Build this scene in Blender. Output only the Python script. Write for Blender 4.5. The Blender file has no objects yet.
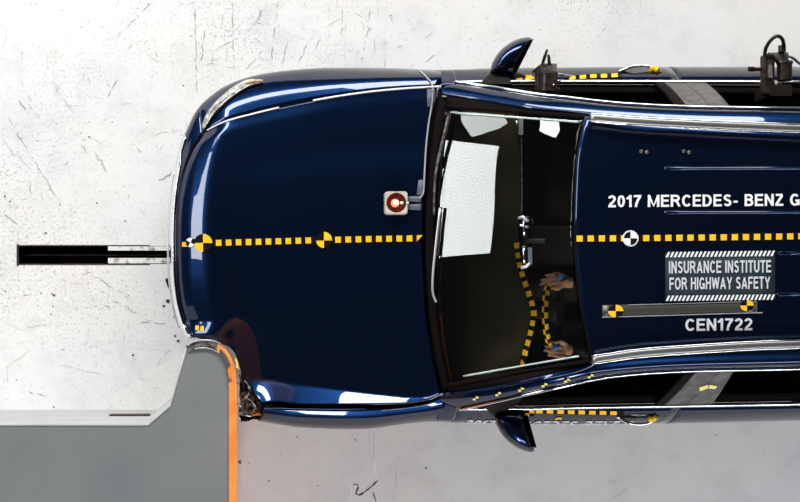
import bpy, bmesh, math, random
from mathutils import Vector, Matrix
from mathutils.bvhtree import BVHTree
random.seed(7)
S = bpy.context.scene
COL = S.collection

# ------------------------------------------------------------------ camera
CAMH, FPX, CX, CY = 8.6, 1500.0, 200.0, 340.0      # overhead camera above the impact point
cd = bpy.data.cameras.new('camera'); cam = bpy.data.objects.new('camera', cd); COL.objects.link(cam)
cam.location = (0, 0, CAMH)
cd.sensor_width = 36; cd.lens = FPX / 800 * 36
cd.shift_x = (400 - CX) / 800; cd.shift_y = (CY - 251) / 800
cd.clip_end = 200
S.camera = cam
# ------------------------------------------------------------------ world, lights, exposure
w = bpy.data.worlds.new('world'); S.world = w; w.use_nodes = True
w.node_tree.nodes['Background'].inputs[0].default_value = (.80, .88, 1, 1)
w.node_tree.nodes['Background'].inputs[1].default_value = .05
def area(name, loc, target, sx, sy, radiance, col=(1, 1, 1)):
    d = bpy.data.lights.new(name, 'AREA'); d.shape = 'RECTANGLE'; d.size = sx; d.size_y = sy
    d.energy = radiance * sx * sy * math.pi; d.color = col
    o = bpy.data.objects.new(name, d); COL.objects.link(o); o.location = loc
    o.rotation_euler = (Vector(target) - Vector(loc)).to_track_quat('-Z', 'Y').to_euler()
    return o
area('hall_light_bank_side', (-1.9, 9.0, 6.6), (-1.9, 1.2, 0), 16, 2.3, 18.6, (1, .985, .96))
area('hall_light_bank_far_side', (-.15, -9.5, 6.6), (.5, 0, .5), 1.6, 3.4, 30, (.97, .985, 1))
area('hall_light_bank_front', (-7.0, 2.6, 5.25), (1.2, 2.0, 1.2), 4.0, 1.35, 12.5, (.95, .99, 1))
corner = area('added_diamond_panel_corner', (-7.0, 6.1, 5.3), (1.2, 1.2, 1.3), 1.4, 1.4, 8, (.93, .98, .98)); corner.rotation_euler.rotate_axis('Z', math.radians(45))  # added panel, turned into a diamond so the windshield reflects a triangle
area('hall_light_panel_high', (-7.0, 6.7, 8.0), (1.6, 1.2, 1.4), .4, .6, 20, (.93, .98, .98))
area('added_fill_bank_rear', (4.2, -6.4, 5.8), (3.6, -.5, .5), 5.4, .75, 24, (.98, .99, 1))  # added fill for the driver-side floor, aimed to draw the rail's highlight line
S.view_settings.view_transform = 'Standard'; S.view_settings.look = 'None'
S.view_settings.exposure = 0.0; S.view_settings.gamma = 1.0

# ------------------------------------------------------------------ helpers
def P(px, py, z):
    s = FPX / (CAMH - z)
    return Vector(((px - CX) / s, (CY - py) / s, z))
def lerp(a, b, t): return a + (b - a) * t
def sstep(a, b, t):
    t = min(1, max(0, (t - a) / (b - a))); return t * t * (3 - 2 * t)
def spl(pts, n):
    """Catmull-Rom resample of a list of tuples/vectors into n points, evenly in parameter"""
    pts = [Vector(p) for p in pts]; m = len(pts) - 1; out = []
    for i in range(n):
        t = i / (n - 1) * m; k = min(int(t), m - 1); f = t - k
        p1, p2 = pts[k], pts[k + 1]
        p0 = pts[k - 1] if k > 0 else p1 * 2 - p2
        p3 = pts[k + 2] if k + 2 <= m else p2 * 2 - p1
        out.append(.5 * ((2 * p1) + (p2 - p0) * f + (2 * p0 - 5 * p1 + 4 * p2 - p3) * f * f + (3 * p1 - p0 - 3 * p2 + p3) * f ** 3))
    return out
def fn(table):
    """piecewise smooth 1-D function from (x, value) pairs (monotone cubic)"""
    xs = [a for a, b in table]; ys = [b for a, b in table]
    n = len(xs); d = [(ys[i + 1] - ys[i]) / (xs[i + 1] - xs[i]) for i in range(n - 1)]
    m = [d[0]] + [0 if d[i - 1] * d[i] <= 0 else 2 * d[i - 1] * d[i] / (d[i - 1] + d[i]) for i in range(1, n - 1)] + [d[-1]]
    def f(x):
        if x <= xs[0]: return ys[0] + m[0] * (x - xs[0])
        if x >= xs[-1]: return ys[-1] + m[-1] * (x - xs[-1])
        k = 0
        while x > xs[k + 1]: k += 1
        h = xs[k + 1] - xs[k]; t = (x - xs[k]) / h
        return ((2*t**3 - 3*t*t + 1) * ys[k] + (t**3 - 2*t*t + t) * h * m[k] + (-2*t**3 + 3*t*t) * ys[k + 1] + (t**3 - t*t) * h * m[k + 1])
    return f

def mat(name, col, rough=.5, metal=0, coat=0, emit=None, estr=0, spec=.5, alpha=None, trans=0, ior=1.5):
    m = bpy.data.materials.new(name); m.use_nodes = True
    b = m.node_tree.nodes['Principled BSDF']
    b.inputs['Base Color'].default_value = (*col, 1); b.inputs['Roughness'].default_value = rough
    b.inputs['Metallic'].default_value = metal; b.inputs['Coat Weight'].default_value = coat
    b.inputs['Coat Roughness'].default_value = .02; b.inputs['Specular IOR Level'].default_value = spec
    b.inputs['Transmission Weight'].default_value = trans; b.inputs['IOR'].default_value = ior
    if emit: b.inputs['Emission Color'].default_value = (*emit, 1); b.inputs['Emission Strength'].default_value = estr
    return m
def noisy(m, c1, c2, scale=8, detail=8, lo=.4, hi=.6, bump=0, bscale=60):
    nt = m.node_tree; b = nt.nodes['Principled BSDF']
    tc = nt.nodes.new('ShaderNodeTexCoord'); n = nt.nodes.new('ShaderNodeTexNoise')
    n.inputs['Scale'].default_value = scale; n.inputs['Detail'].default_value = detail
    r = nt.nodes.new('ShaderNodeValToRGB'); r.color_ramp.elements[0].position = lo; r.color_ramp.elements[1].position = hi
    r.color_ramp.elements[0].color = (*c1, 1); r.color_ramp.elements[1].color = (*c2, 1)
    nt.links.new(tc.outputs['Object'], n.inputs['Vector']); nt.links.new(n.outputs['Fac'], r.inputs[0]); nt.links.new(r.outputs[0], b.inputs['Base Color'])
    if bump:
        n2 = nt.nodes.new('ShaderNodeTexNoise'); n2.inputs['Scale'].default_value = bscale; n2.inputs['Detail'].default_value = 6
        bp = nt.nodes.new('ShaderNodeBump'); bp.inputs['Strength'].default_value = bump; bp.inputs['Distance'].default_value = .01
        nt.links.new(tc.outputs['Object'], n2.inputs['Vector']); nt.links.new(n2.outputs['Fac'], bp.inputs['Height']); nt.links.new(bp.outputs[0], b.inputs['Normal'])
    return m
M = {}
def paint_mat():
    m = mat('navy_paint', (.004, .016, .075), .30, .9, 1.0)
    nt = m.node_tree; b = nt.nodes['Principled BSDF']
    b.inputs['Specular Tint'].default_value = (.08, .10, .16, 1); b.inputs['Coat Weight'].default_value = .95
    tc = nt.nodes.new('ShaderNodeTexCoord'); n = nt.nodes.new('ShaderNodeTexNoise'); n.inputs['Scale'].default_value = 900
    r = nt.nodes.new('ShaderNodeValToRGB'); r.color_ramp.elements[0].color = (.0022, .0115, .045, 1); r.color_ramp.elements[1].color = (.0034, .0180, .068, 1)
    nt.links.new(tc.outputs['Object'], n.inputs[0]); nt.links.new(n.outputs[0], r.inputs[0]); nt.links.new(r.outputs[0], b.inputs[0])
    return m
M['paint'] = paint_mat()
M['chrome'] = mat('chrome', (.83, .84, .86), .10, 1)
M['satin'] = mat('satin_aluminium', (.36, .36, .355), .36, .9)
M['silver'] = mat('silver_plastic', (.7, .69, .72), .3, .6)
M['black'] = mat('black_plastic', (.012, .009, .008), .55, spec=.15)
M['gloss_black'] = mat('gloss_black', (.004, .004, .004), .08)
M['seal'] = mat('black_rubber', (.005, .003, .003), .7, spec=.06)
M['dash'] = noisy(mat('dark_dashboard', (.02, .017, .008), .85, spec=.2), (.020, .016, .006), (.028, .022, .008), 5, 6, .35, .65)
M['seat'] = noisy(mat('dark_leather', (.02, .013, .008), .7, spec=.12), (.008, .005, .003), (.013, .008, .005), 6, 6, .4, .6)
M['cabin'] = mat('cabin_lining', (.006, .0045, .003), .9, spec=.1)
M['pillar'] = noisy(mat('grey_pillar_trim', (.1, .1, .1), .6, spec=.2), (.085, .08, .075), (.13, .125, .12), 20)
M['yellow'] = mat('yellow_tape', (.92, .52, .02), .5, spec=.2)
M['tblack'] = mat('black_tape', (.006, .004, .004), .6, spec=.08)
M['twhite'] = mat('white_vinyl', (.80, .82, .84), .5)
M['tgrey'] = mat('silver_vinyl', (.58, .60, .62), .5)
M['paleyel'] = mat('pale_yellow_vinyl', (.85, .75, .25), .5)
M['orange'] = noisy(mat('orange_steel', (.9, .25, .04), .45), (.80, .22, .035), (.92, .29, .06), 12)
M['barrier'] = noisy(mat('grey_barrier_paint', (.25, .26, .265), .6), (.145, .155, .16), (.18, .185, .185), 2.2, 6, .3, .7)
M['barrier_side'] = noisy(mat('pale_barrier_paint', (.55, .56, .56), .6), (.36, .37, .375), (.44, .44, .44), 3, 6, .3, .7)
M['steel'] = noisy(mat('scraped_steel', (.4, .4, .4), .4, .6), (.05, .04, .035), (.33, .31, .30), 34, 8, .38, .6, .4)
M['darkmetal'] = noisy(mat('dark_brown_metal', (.03, .02, .015), .5, .1, spec=.2), (.010, .007, .005), (.030, .020, .014), 30)
M['greymetal'] = noisy(mat('grey_metal', (.2, .19, .18), .45, .3), (.045, .04, .037), (.20, .19, .18), 40)
M['cable'] = mat('black_cable', (.012, .012, .012), .5)
M['greycable'] = mat('grey_cable', (.33, .33, .36), .5)
M['gaffer'] = mat('grey_gaffer_tape', (.085, .10, .135), .55)
M['clear'] = mat('clear_adhesive_film', (.045, .042, .036), .5, spec=.15)
M['edge_glint'] = mat('pale_glass_edge_glint', (.52, .60, .56), .25, .4)  # pale colour for the painted reflection on the windshield edge
M['placard'] = mat('slate_placard', (.022, .036, .045), .6, spec=.15)
M['rust'] = noisy(mat('rusty_steel', (.05, .02, .008), .8), (.012, .006, .004), (.055, .026, .012), 30, 8, .4, .65)
M['dark'] = mat('dark_pit', (.010, .005, .003), .9, spec=.1)
M['skin'] = noisy(mat('dummy_skin', (.34, .17, .09), .55), (.28, .14, .075), (.40, .21, .12), 30)
def dummy_mat():
    m = mat('dummy_skin_and_sleeves', (.34, .17, .09), .6); nt = m.node_tree; b = nt.nodes['Principled BSDF']
    tc = nt.nodes.new('ShaderNodeTexCoord'); sx = nt.nodes.new('ShaderNodeSeparateXYZ'); r = nt.nodes.new('ShaderNodeMapRange'); r.inputs[1].default_value = 1.865; r.inputs[2].default_value = 1.87
    x = nt.nodes.new('ShaderNodeMixRGB'); n = nt.nodes.new('ShaderNodeTexNoise'); n.inputs['Scale'].default_value = 30
    cr = nt.nodes.new('ShaderNodeValToRGB'); cr.color_ramp.elements[0].color = (.30, .15, .08, 1); cr.color_ramp.elements[1].color = (.44, .24, .14, 1)
    nt.links.new(tc.outputs['Object'], sx.inputs[0]); nt.links.new(sx.outputs[0], r.inputs[0]); nt.links.new(tc.outputs['Object'], n.inputs['Vector']); nt.links.new(n.outputs[0], cr.inputs[0])
    mz = nt.nodes.new('ShaderNodeMath'); mz.operation = 'LESS_THAN'; mz.inputs[1].default_value = .97; nt.links.new(sx.outputs[2], mz.inputs[0]); mx = nt.nodes.new('ShaderNodeMath'); mx.operation = 'MAXIMUM'; nt.links.new(mz.outputs[0], mx.inputs[0]); nt.links.new(r.outputs[0], mx.inputs[1]); nt.links.new(mx.outputs[0], x.inputs[0]); nt.links.new(cr.outputs[0], x.inputs[1]); x.inputs[2].default_value = (.004, .003, .0025, 1); b.inputs['Specular IOR Level'].default_value = .15; nt.links.new(x.outputs[0], b.inputs[0])
    return m
M['dummy'] = dummy_mat()
M['blue'] = mat('blue_tape', (.03, .15, .42), .5)
M['shirt'] = mat('yellow_shirt', (.5, .35, .06), .8)
M['wreck'] = noisy(mat('crumpled_plastic', (.1, .1, .1), .45), (.012, .010, .009), (.17, .16, .15), 22, 8, .35, .62, .6, 50)
M['amber'] = mat('amber_lens', (.50, .20, .04), .25)
M['tyre'] = mat('tyre_rubber', (.015, .015, .015), .8)
M['lens'] = noisy(mat('headlight_lens', (.4, .39, .36), .12, .1, .6), (.16, .15, .135), (.58, .56, .52), 30, 8, .38, .62)
M['red'] = mat('red_lens', (.5, .03, .015), .15, coat=.5)
M['bulb'] = mat('lit_bulb', (1, .3, .2), .3, emit=(1, .16, .08), estr=1.6)
M['bulbcore'] = mat('lit_bulb_core', (1, .9, .85), .3, emit=(1, .82, .75), estr=4)
M['cream'] = mat('cream_housing', (.50, .45, .39), .5, spec=.2)
M['recess'] = mat('red_brown_reflector', (.06, .012, .006), .4, spec=.2)
M['white'] = mat('white_paint', (.75, .75, .75), .6)
def glass_mat(name, tint, mix):
    m = bpy.data.materials.new(name); m.use_nodes = True; nt = m.node_tree; nt.nodes.clear()
    o = nt.nodes.new('ShaderNodeOutputMaterial'); t = nt.nodes.new('ShaderNodeBsdfTransparent'); g = nt.nodes.new('ShaderNodeBsdfGlossy')
    t.inputs[0].default_value = (*tint, 1); g.inputs['Roughness'].default_value = .0
    f = nt.nodes.new('ShaderNodeFresnel'); f.inputs[0].default_value = 1.5; x = nt.nodes.new('ShaderNodeMixShader')
    nt.links.new(f.outputs[0], x.inputs[0]); nt.links.new(t.outputs[0], x.inputs[1]); nt.links.new(g.outputs[0], x.inputs[2]); nt.links.new(x.outputs[0], o.inputs[0])
    return m
M['glass'] = glass_mat('windshield_glass', (.93, .94, .91), 0)
M['tint'] = glass_mat('side_window_glass', (.30, .27, .24), 0)

def link(o, parent=None):
    COL.objects.link(o)
    if parent:
        o.parent = parent; base = parent
        off = Vector((0, 0, 0))
        while base: off += base.location; base = base.parent
        o.location = -off        # meshes are written in world coordinates
    return o
def mesh_obj(name, verts, faces, m, parent=None, smooth=True, thick=0, bevel=0, mids=None):
    me = bpy.data.meshes.new(name); me.from_pydata([tuple(v) for v in verts], [], faces); me.update()
    mats = m if isinstance(m, (list, tuple)) else [m]
    for k in mats: me.materials.append(M[k])
    if mids:
        for p, i in zip(me.polygons, mids): p.material_index = i
    if smooth:
        for p in me.polygons: p.use_smooth = True
    o = bpy.data.objects.new(name, me); link(o, parent)
    if thick:
        s = o.modifiers.new('thick', 'SOLIDIFY'); s.thickness = thick; s.offset = -1
    if bevel:
        b = o.modifiers.new('bevel', 'BEVEL'); b.width = bevel; b.segments = 2; b.limit_method = 'ANGLE'
    return o
def grid_data(rows, flip=False, cyc=False):
    n = len(rows[0]); v = [p for r in rows for p in r]; f = []
    for i in range(len(rows) - 1):
        for j in range(n if cyc else n - 1):
            a, b = i * n + j, i * n + (j + 1) % n
            q = (a, b, b + n, a + n); f.append(q[::-1] if flip else q)
    return v, f
def grid(name, rows, m, parent=None, thick=0, flip=False, **k):
    v, f = grid_data(rows, flip)
    # make the surface face up/outwards: average normal should point away from the car's core
    return mesh_obj(name, v, f, m, parent, True, thick, **k)
class MB:
    def __init__(s): s.v = []; s.f = []; s.mi = []
    def add(s, v, f, mi=0):
        b = len(s.v); s.v += [Vector(p) for p in v]; s.f += [tuple(i + b for i in q) for q in f]; s.mi += [mi] * len(f); return s
    def box(s, c, d, mi=0, rot=None):
        c = Vector(c); v = [Vector((x * d[0] / 2, y * d[1] / 2, z * d[2] / 2)) for x in (-1, 1) for y in (-1, 1) for z in (-1, 1)]
        if rot: v = [rot @ p for p in v]
        return s.add([c + p for p in v], [(0, 1, 3, 2), (4, 6, 7, 5), (0, 4, 5, 1), (2, 3, 7, 6), (0, 2, 6, 4), (1, 5, 7, 3)], mi)
    def tube(s, pts, r, n=8, mi=0, cap=True):
        pts = [Vector(p) for p in pts]; rows = []; rr = r if isinstance(r, (list, tuple)) else [r] * len(pts)
        up = Vector((0, 0, 1)); pu = None
        for i, p in enumerate(pts):
            d = (pts[min(i + 1, len(pts) - 1)] - pts[max(i - 1, 0)]).normalized()
            u = pu if pu else (Vector((0, 0, 1)) if abs(d.z) < .9 else Vector((1, 0, 0)))
            a = d.cross(u).normalized(); u = a.cross(d).normalized(); pu = u
            rows.append([p + (a * math.cos(2 * math.pi * k / n) + u * math.sin(2 * math.pi * k / n)) * rr[i] for k in range(n)])
        v, f = grid_data(rows, True, True); L = len(v)
        if cap: f = f + [tuple(range(n)), tuple(range(L - 1, L - n - 1, -1))]
        return s.add(v, f, mi)
    def cyl(s, a, b, r, n=20, mi=0, r2=None):
        return s.tube([a, b], [r, r if r2 is None else r2], n, mi)
    def prism(s, poly, z0, z1, mi=0):
        n = len(poly); v = [Vector((p[0], p[1], z0)) for p in poly] + [Vector((p[0], p[1], z1)) for p in poly]
        f = [tuple(range(n))[::-1], tuple(range(n, 2 * n))] + [(i, (i + 1) % n, n + (i + 1) % n, n + i) for i in range(n)]
        return s.add(v, f, mi)
    def build(s, name, m, parent=None, smooth=False, **k):
        o = mesh_obj(name, s.v, s.f, m, parent, smooth, mids=s.mi, **k)
        if smooth == 'auto':
            o.data.set_sharp_from_angle(angle=math.radians(40))
        return o
def tag(o, label=None, cat=None, group=None, kind=None):
    if label: o['label'] = label
    if cat: o['category'] = cat
    if group: o['group'] = group
    if kind: o['kind'] = kind
    return o
def empty(name, loc):
    o = bpy.data.objects.new(name, None); COL.objects.link(o); o.location = loc; o.empty_display_size = .1
    return o
def fixn(o, outward_from=None):
    """recalculate normals; open sheets are oriented away from a core point"""
    bm = bmesh.new(); bm.from_mesh(o.data); bmesh.ops.recalc_face_normals(bm, faces=bm.faces)
    if outward_from is not None:
        c = Vector(outward_from); t = 0
        for f in bm.faces: t += f.normal.dot(f.calc_center_median() - c) * f.calc_area()
        if t < 0: bmesh.ops.reverse_faces(bm, faces=bm.faces)
    bm.to_mesh(o.data); bm.free(); return o
CORE = (1.6, .49, .6)
def sheet(name, rows, m, parent, thick=.012, **k):
    return fixn(grid(name, rows, m, parent, thick, **k), CORE)
def bvh(*objs):
    v, f = [], []
    for o in objs:
        b = len(v); off = o.matrix_world.translation
        v += [p.co.copy() for p in o.data.vertices]; f += [tuple(i + b for i in p.vertices) for p in o.data.polygons]
    return BVHTree.FromPolygons(v, f)
def hit(tree, px, py, off=.003, zdef=1.0):
    o = Vector((0, 0, CAMH)); d = (P(px, py, 0) - o).normalized()
    h = tree.ray_cast(o, d)
    if h[0] is None: return P(px, py, zdef) , Vector((0, 0, 1))
    n = h[1] if h[1].z > 0 else -h[1]
    return h[0] + n * off, n

# ------------------------------------------------------------------ floor with tow slot
def floor_mat():
    m = mat('white_painted_concrete', (.78, .78, .78), .55, spec=.25); nt = m.node_tree; b = nt.nodes['Principled BSDF']
    N, L = nt.nodes.new, nt.links.new
    tc = N('ShaderNodeTexCoord')
    def noise(sc, det, ro=.6):
        n = N('ShaderNodeTexNoise'); n.inputs['Scale'].default_value = sc; n.inputs['Detail'].default_value = det; n.inputs['Roughness'].default_value = ro
        L(tc.outputs['Object'], n.inputs['Vector']); return n
    def ramp(src, stops):
        r = N('ShaderNodeValToRGB'); e = r.color_ramp.elements
        while len(e) < len(stops): e.new(.5)
        for q, (p, c) in zip(e, stops): q.position = p; q.color = (c, c, c, 1) if not isinstance(c, tuple) else (*c, 1)
        L(src, r.inputs[0]); return r.outputs[0]
    def mul(a, bb, f=1):
        x = N('ShaderNodeMixRGB'); x.blend_type = 'MULTIPLY'; x.inputs[0].default_value = f; L(a, x.inputs[1]); L(bb, x.inputs[2]); return x.outputs[0]
    def streak(sc, rot):
        mp = N('ShaderNodeMapping'); mp.inputs['Rotation'].default_value = (0, 0, rot); mp.inputs['Scale'].default_value = sc; L(tc.outputs['Object'], mp.inputs[0])
        n = N('ShaderNodeTexNoise'); n.inputs['Scale'].default_value = 1; n.inputs['Detail'].default_value = 5; n.inputs['Roughness'].default_value = .65; L(mp.outputs[0], n.inputs['Vector']); return n
    base = ramp(noise(1.1, 6).outputs[0], [(.3, (.70, .715, .735)), (.5, (.765, .76, .755)), (.7, (.785, .76, .73))])
    blot = ramp(noise(3.5, 8, .7).outputs[0], [(.33, .84), (.52, 1.0)])
    fine = ramp(noise(24, 10, .75).outputs[0], [(.30, .66), (.43, 1.0)])
    mask = ramp(noise(.8, 3).outputs[0], [(.42, .08), (.62, 1.0)])        # wear gathers in places
    sep = N('ShaderNodeSeparateXYZ'); L(tc.outputs['Object'], sep.inputs[0])
    ma = N('ShaderNodeMath'); ma.operation = 'MULTIPLY_ADD'; ma.inputs[1].default_value = -.8; L(sep.outputs[0], ma.inputs[0]); L(sep.outputs[1], ma.inputs[2])
    mr = N('ShaderNodeMapRange'); mr.inputs[1].default_value = -.5; mr.inputs[2].default_value = .4; L(ma.outputs[0], mr.inputs[0])   # traffic lane in front of the barrier is worn, the rest smooth
    zone = mr.outputs[0]; mask = mul(mask, zone)
    wear = ramp(noise(60, 10, .82).outputs[0], [(.38, .30), (.47, 1.0)])
    str1 = ramp(streak((70, 7, 1), .35).outputs[0], [(.29, .35), (.345, 1.0)])
    str2 = ramp(streak((60, 6, 1), -.75).outputs[0], [(.28, .4), (.335, 1.0)])
    specks = ramp(noise(38, 2, .5).outputs[0], [(.235, .12), (.255, 1.0)])
    c = mul(base, blot, .7)
    xz = N('ShaderNodeMixRGB'); xz.blend_type = 'MULTIPLY'; L(zone, xz.inputs[0]); L(c, xz.inputs[1]); L(fine, xz.inputs[2]); c = xz.outputs[0]
    def masked(c, t):
        x = N('ShaderNodeMixRGB'); x.blend_type = 'MULTIPLY'; L(mask, x.inputs[0]); L(c, x.inputs[1]); L(t, x.inputs[2]); return x.outputs[0]
    c = masked(c, wear); c = masked(c, str1); c = masked(c, str2)
    xs_ = N('ShaderNodeMixRGB'); xs_.blend_type = 'MULTIPLY'; L(zone, xs_.inputs[0]); L(c, xs_.inputs[1]); L(specks, xs_.inputs[2]); c = xs_.outputs[0]
    L(c, b.inputs['Base Color'])
    bp = N('ShaderNodeBump'); bp.inputs['Strength'].default_value = .25; bp.inputs['Distance'].default_value = .004
    L(noise(30, 10, .7).outputs[0], bp.inputs['Height']); L(bp.outputs[0], b.inputs['Normal'])
    return m
M['floor'] = floor_mat()
S0 = P(17, 246, 0); S1 = P(420, 264, 0)
sx0, sx1, sy1, sy0 = S0.x, S1.x, S0.y, S1.y
BIG = 16
fv = []; ff = []
def rect(x0, y0, x1, y1):
    b = len(fv); fv.extend([(x0, y0, 0), (x1, y0, 0), (x1, y1, 0), (x0, y1, 0)]); ff.append((b, b + 1, b + 2, b + 3))
rect(-BIG, -BIG, sx0, BIG); rect(sx1, -BIG, BIG, BIG); rect(sx0, -BIG, sx1, sy0); rect(sx0, sy1, sx1, BIG)
floor = mesh_obj('floor', fv, ff, 'floor', None, False); tag(floor, kind='structure', label='worn white painted concrete floor with scuffs and a tow slot')
D = .16
mb = MB(); mb.add([(sx0, sy0, 0), (sx1, sy0, 0), (sx1, sy1, 0), (sx0, sy1, 0), (sx0, sy0, -D), (sx1, sy0, -D), (sx1, sy1, -D), (sx0, sy1, -D)],
    [(4, 5, 6, 7), (0, 1, 5, 4), (1, 2, 6, 5), (2, 3, 7, 6), (3, 0, 4, 7)])
mb.build('tow_slot_channel', 'dark', floor)
px108 = P(108, 250, 0).x; g1 = P(0, 250.5, 0).y; g0 = P(0, 258, 0).y
M['plate'] = noisy(mat('worn_cover_plate', (.6, .57, .53), .6), (.22, .18, .15), (.74, .73, .71), 22, 10, .33, .5)
for nm, ya, yb in (('slot_cover_plate', g1, sy1 - .002), ('slot_cover_plate', sy0 + .004, g0)):
    MB().box(((px108 + sx1) / 2, (ya + yb) / 2, -.006), (sx1 - px108, yb - ya, .012)).build(nm, 'plate', floor)
MB().tube([(sx0 + .01, (sy0 + sy1) / 2 + .003, -.05), (sx1, (sy0 + sy1) / 2, -.05)], .004).build('tow_cable', 'rust', floor, True)
MB().box((sx0 + .004, (sy0 + sy1) / 2, -.02), (.012, sy1 - sy0 + .02, .045)).build('slot_end_stop', 'rust', floor)
for yy in (sy0 - .003, sy1 + .003):
    MB().box(((sx0 + P(150, 0, 0).x) / 2, yy, .0008), (P(150, 0, 0).x - sx0, .005, .002)).build('slot_edge_strip', 'rust', floor)
# scuffs, cracks and paint marks: thin flat slivers lying on the concrete
M['scuff'] = mat('scuff_grey', (.30, .29, .28), .8); M['scuff_dark'] = mat('scuff_dark', (.04, .035, .03), .8); M['scuff_pale'] = mat('scuff_pale', (.50, .49, .475), .8)
M['chalk'] = mat('fresh_white_paint', (.88, .88, .88), .6)
def sliver(mb, pts, wd, mi, z=.0015):
    pts = [Vector((p[0], p[1], z)) for p in pts]; v = []
    for i, p in enumerate(pts):
        d = pts[min(i + 1, len(pts) - 1)] - pts[max(i - 1, 0)]; nrm = Vector((-d.y, d.x, 0)).normalized()
        ww = wd * random.uniform(.35, 1.2) * (.3 if i in (0, len(pts) - 1) else 1)
        v += [p + nrm * ww, p - nrm * ww]
    mb.add(v, [(2 * i, 2 * i + 1, 2 * i + 3, 2 * i + 2) for i in range(len(pts) - 1)], mi)
mb = MB()
def in_slot(x, y): return 12 < x < 175 and 242 < y < 268
def stroke(p0, p1, wd=.7, mi=0, jit=1.2, broken=.25):
    if any(in_slot(lerp(p0[0], p1[0], k / 8), lerp(p0[1], p1[1], k / 8)) for k in range(9)): return
    n = max(3, int(math.hypot(p1[0] - p0[0], p1[1] - p0[1]) / 3)); run = []
    for i in range(n + 1):
        t = i / n; q = P(lerp(p0[0], p1[0], t) + random.gauss(0, jit * .5), lerp(p0[1], p1[1], t) + random.gauss(0, jit * .5), 0)
        run.append(q)
        if (random.random() < broken or i == n) and len(run) > 1:
            sliver(mb, run, wd / 174 / 2, mi); run = []
for a in [((10, 20), (0, 60), .5, 2), ((152, 3), (116, 38), .6, 0), ((123, 68), (106, 99), .9, 0), ((40, 65), (75, 115), .7, 2), ((28, 104), (40, 118), .8, 0),
          ((8, 118), (62, 206), 1.0, 0), ((195, 2), (197, 92), .9, 0), ((2, 140), (32, 170), .6, 2), ((4, 214), (18, 224), 1.0, 0), ((18, 262), (3, 300), .4, 2),
          ((85, 270), (135, 302), .9, 0), ((112, 299), (150, 322), .8, 0), ((140, 322), (166, 324), .9, 0), ((43, 288), (52, 279), .7, 0), ((4, 299), (32, 295), .6, 0),
          ((60, 365), (120, 378), .5, 2), ((28, 392), (46, 396), 1.0, 0), ((104, 306), (114, 310), 1.4, 0), ((85, 308), (96, 306), 1.4, 0), ((160, 180), (172, 172), 2.0, 0),
          ((232, 2), (234, 70), .7, 0), ((222, 20), (228, 60), .5, 2), ((215, 20), (212, 66), .5, 2), ((278, 2), (270, 68), .8, 0), ((262, 10), (258, 22), 1, 0), ((268, 4), (240, 45), .4, 2),
          ((288, 40), (282, 66), .6, 0), ((310, 38), (298, 64), .9, 0), ((330, 5), (329, 40), .5, 2), ((343, 2), (341, 60), .5, 0), ((347, 4), (344, 62), .4, 2), ((370, 10), (362, 62), .7, 0), ((375, 38), (374, 62), .6, 0), ((384, 36), (384, 62), .5, 2),
          ((262, 50), (246, 70), .6, 0), ((205, 30), (201, 62), .8, 0), ((201, 40), (206, 26), .6, 0), ((80, 140), (92, 138), .8, 0), ((95, 150), (106, 172), 1.6, 2), ((80, 144), (88, 154), .6, 0), ((130, 146), (160, 134), .4, 2), ((150, 135), (185, 130), .4, 2), ((137, 148), (143, 157), 1.6, 2),
          ((425, 62), (440, 52), 1.4, 2), ((592, 45), (606, 26), .9, 2), ((10, 150), (20, 160), .8, 0), ((18, 100), (26, 110), 1, 0), ((29, 180), (31, 194), .7, 0), ((3, 172), (16, 180), .6, 0),
          ((160, 360), (172, 346), .5, 0), ((150, 388), (170, 388), .4, 2), ((398, 455), (394, 500), .6, 2), ((608, 480), (628, 488), .4, 2), ((628, 488), (610, 500), .4, 2), ((609, 480), (612, 500), .4, 2),
          ((20, 330), (60, 322), .5, 2), ((30, 350), (5, 368), .5, 2), ((120, 340), (82, 350), .5, 2), ((135, 348), (160, 350), .4, 2)]:
    stroke(*a)
for _ in range(230):     # finer scratches gathered in the upper-left of the hall floor
    x, y = random.uniform(0, 440), random.uniform(0, 70) if random.random() < .45 else random.uniform(0, 400)
    if x > 170 and y > 70: x = random.uniform(0, 165)
    a = random.choice([1.4, 1.7, .7, -.6, .1]) + random.gauss(0, .3); l = random.uniform(4, 18)
    stroke((x, y), (x + math.cos(a) * l, y - math.sin(a) * l), random.uniform(.25, .6), 2 if random.random() < .75 else 0, 1.0, .35)
def blotch(px, py, r, mi):
    if in_slot(px, py): return
    c = P(px, py, 0); k = random.randint(6, 9)
    v = [Vector((c.x + math.cos(i / k * 6.283) * r / 174 * random.uniform(.5, 1.3), c.y + math.sin(i / k * 6.283) * r / 174 * random.uniform(.5, 1.3), .0022)) for i in range(k)]
    mb.add(v, [tuple(range(k))], mi)
for px, py, r in [(89, 122, .8), (89, 137, .9), (112, 122, .7), (81, 133, .6), (10, 201, 1.0), (5, 196, 1.0), (54, 295, 1.2), (52, 294, .9), (41, 293, .7), (53, 306, .7), (494, 41, .7), (540, 30, .5), (195, 15, .8), (168, 301, 2.2), (164, 306, 1.6), (174, 317, .9), (178, 341, 1.6), (175, 336, 1.2),
                  (426, 468, 1.0), (249, 463, .6), (269, 481, 1.0), (281, 455, .5), (297, 437, .8), (318, 486, .7), (355, 440, .7), (716, 435, .7), (765, 451, .5), (108, 40, .5), (22, 53, .7), (148, 4, .6), (38, 141, .7), (125, 221, .8), (97, 203, 1.0), (46, 233, .9), (133, 355, 1.2), (54, 407, .9), (54, 272, .6)]:
    blotch(px, py, r, 1)
for _ in range(320):
    x, y = random.uniform(0, 800), random.uniform(0, 502)
    if y > 66 and y < 425 and x > 165: x = random.uniform(0, 165)
    dens = .12 if x > 420 or y > 420 else 1
    if random.random() < dens: blotch(x, y, random.uniform(.15, .5), random.choice([0, 0, 1, 2]))
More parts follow.
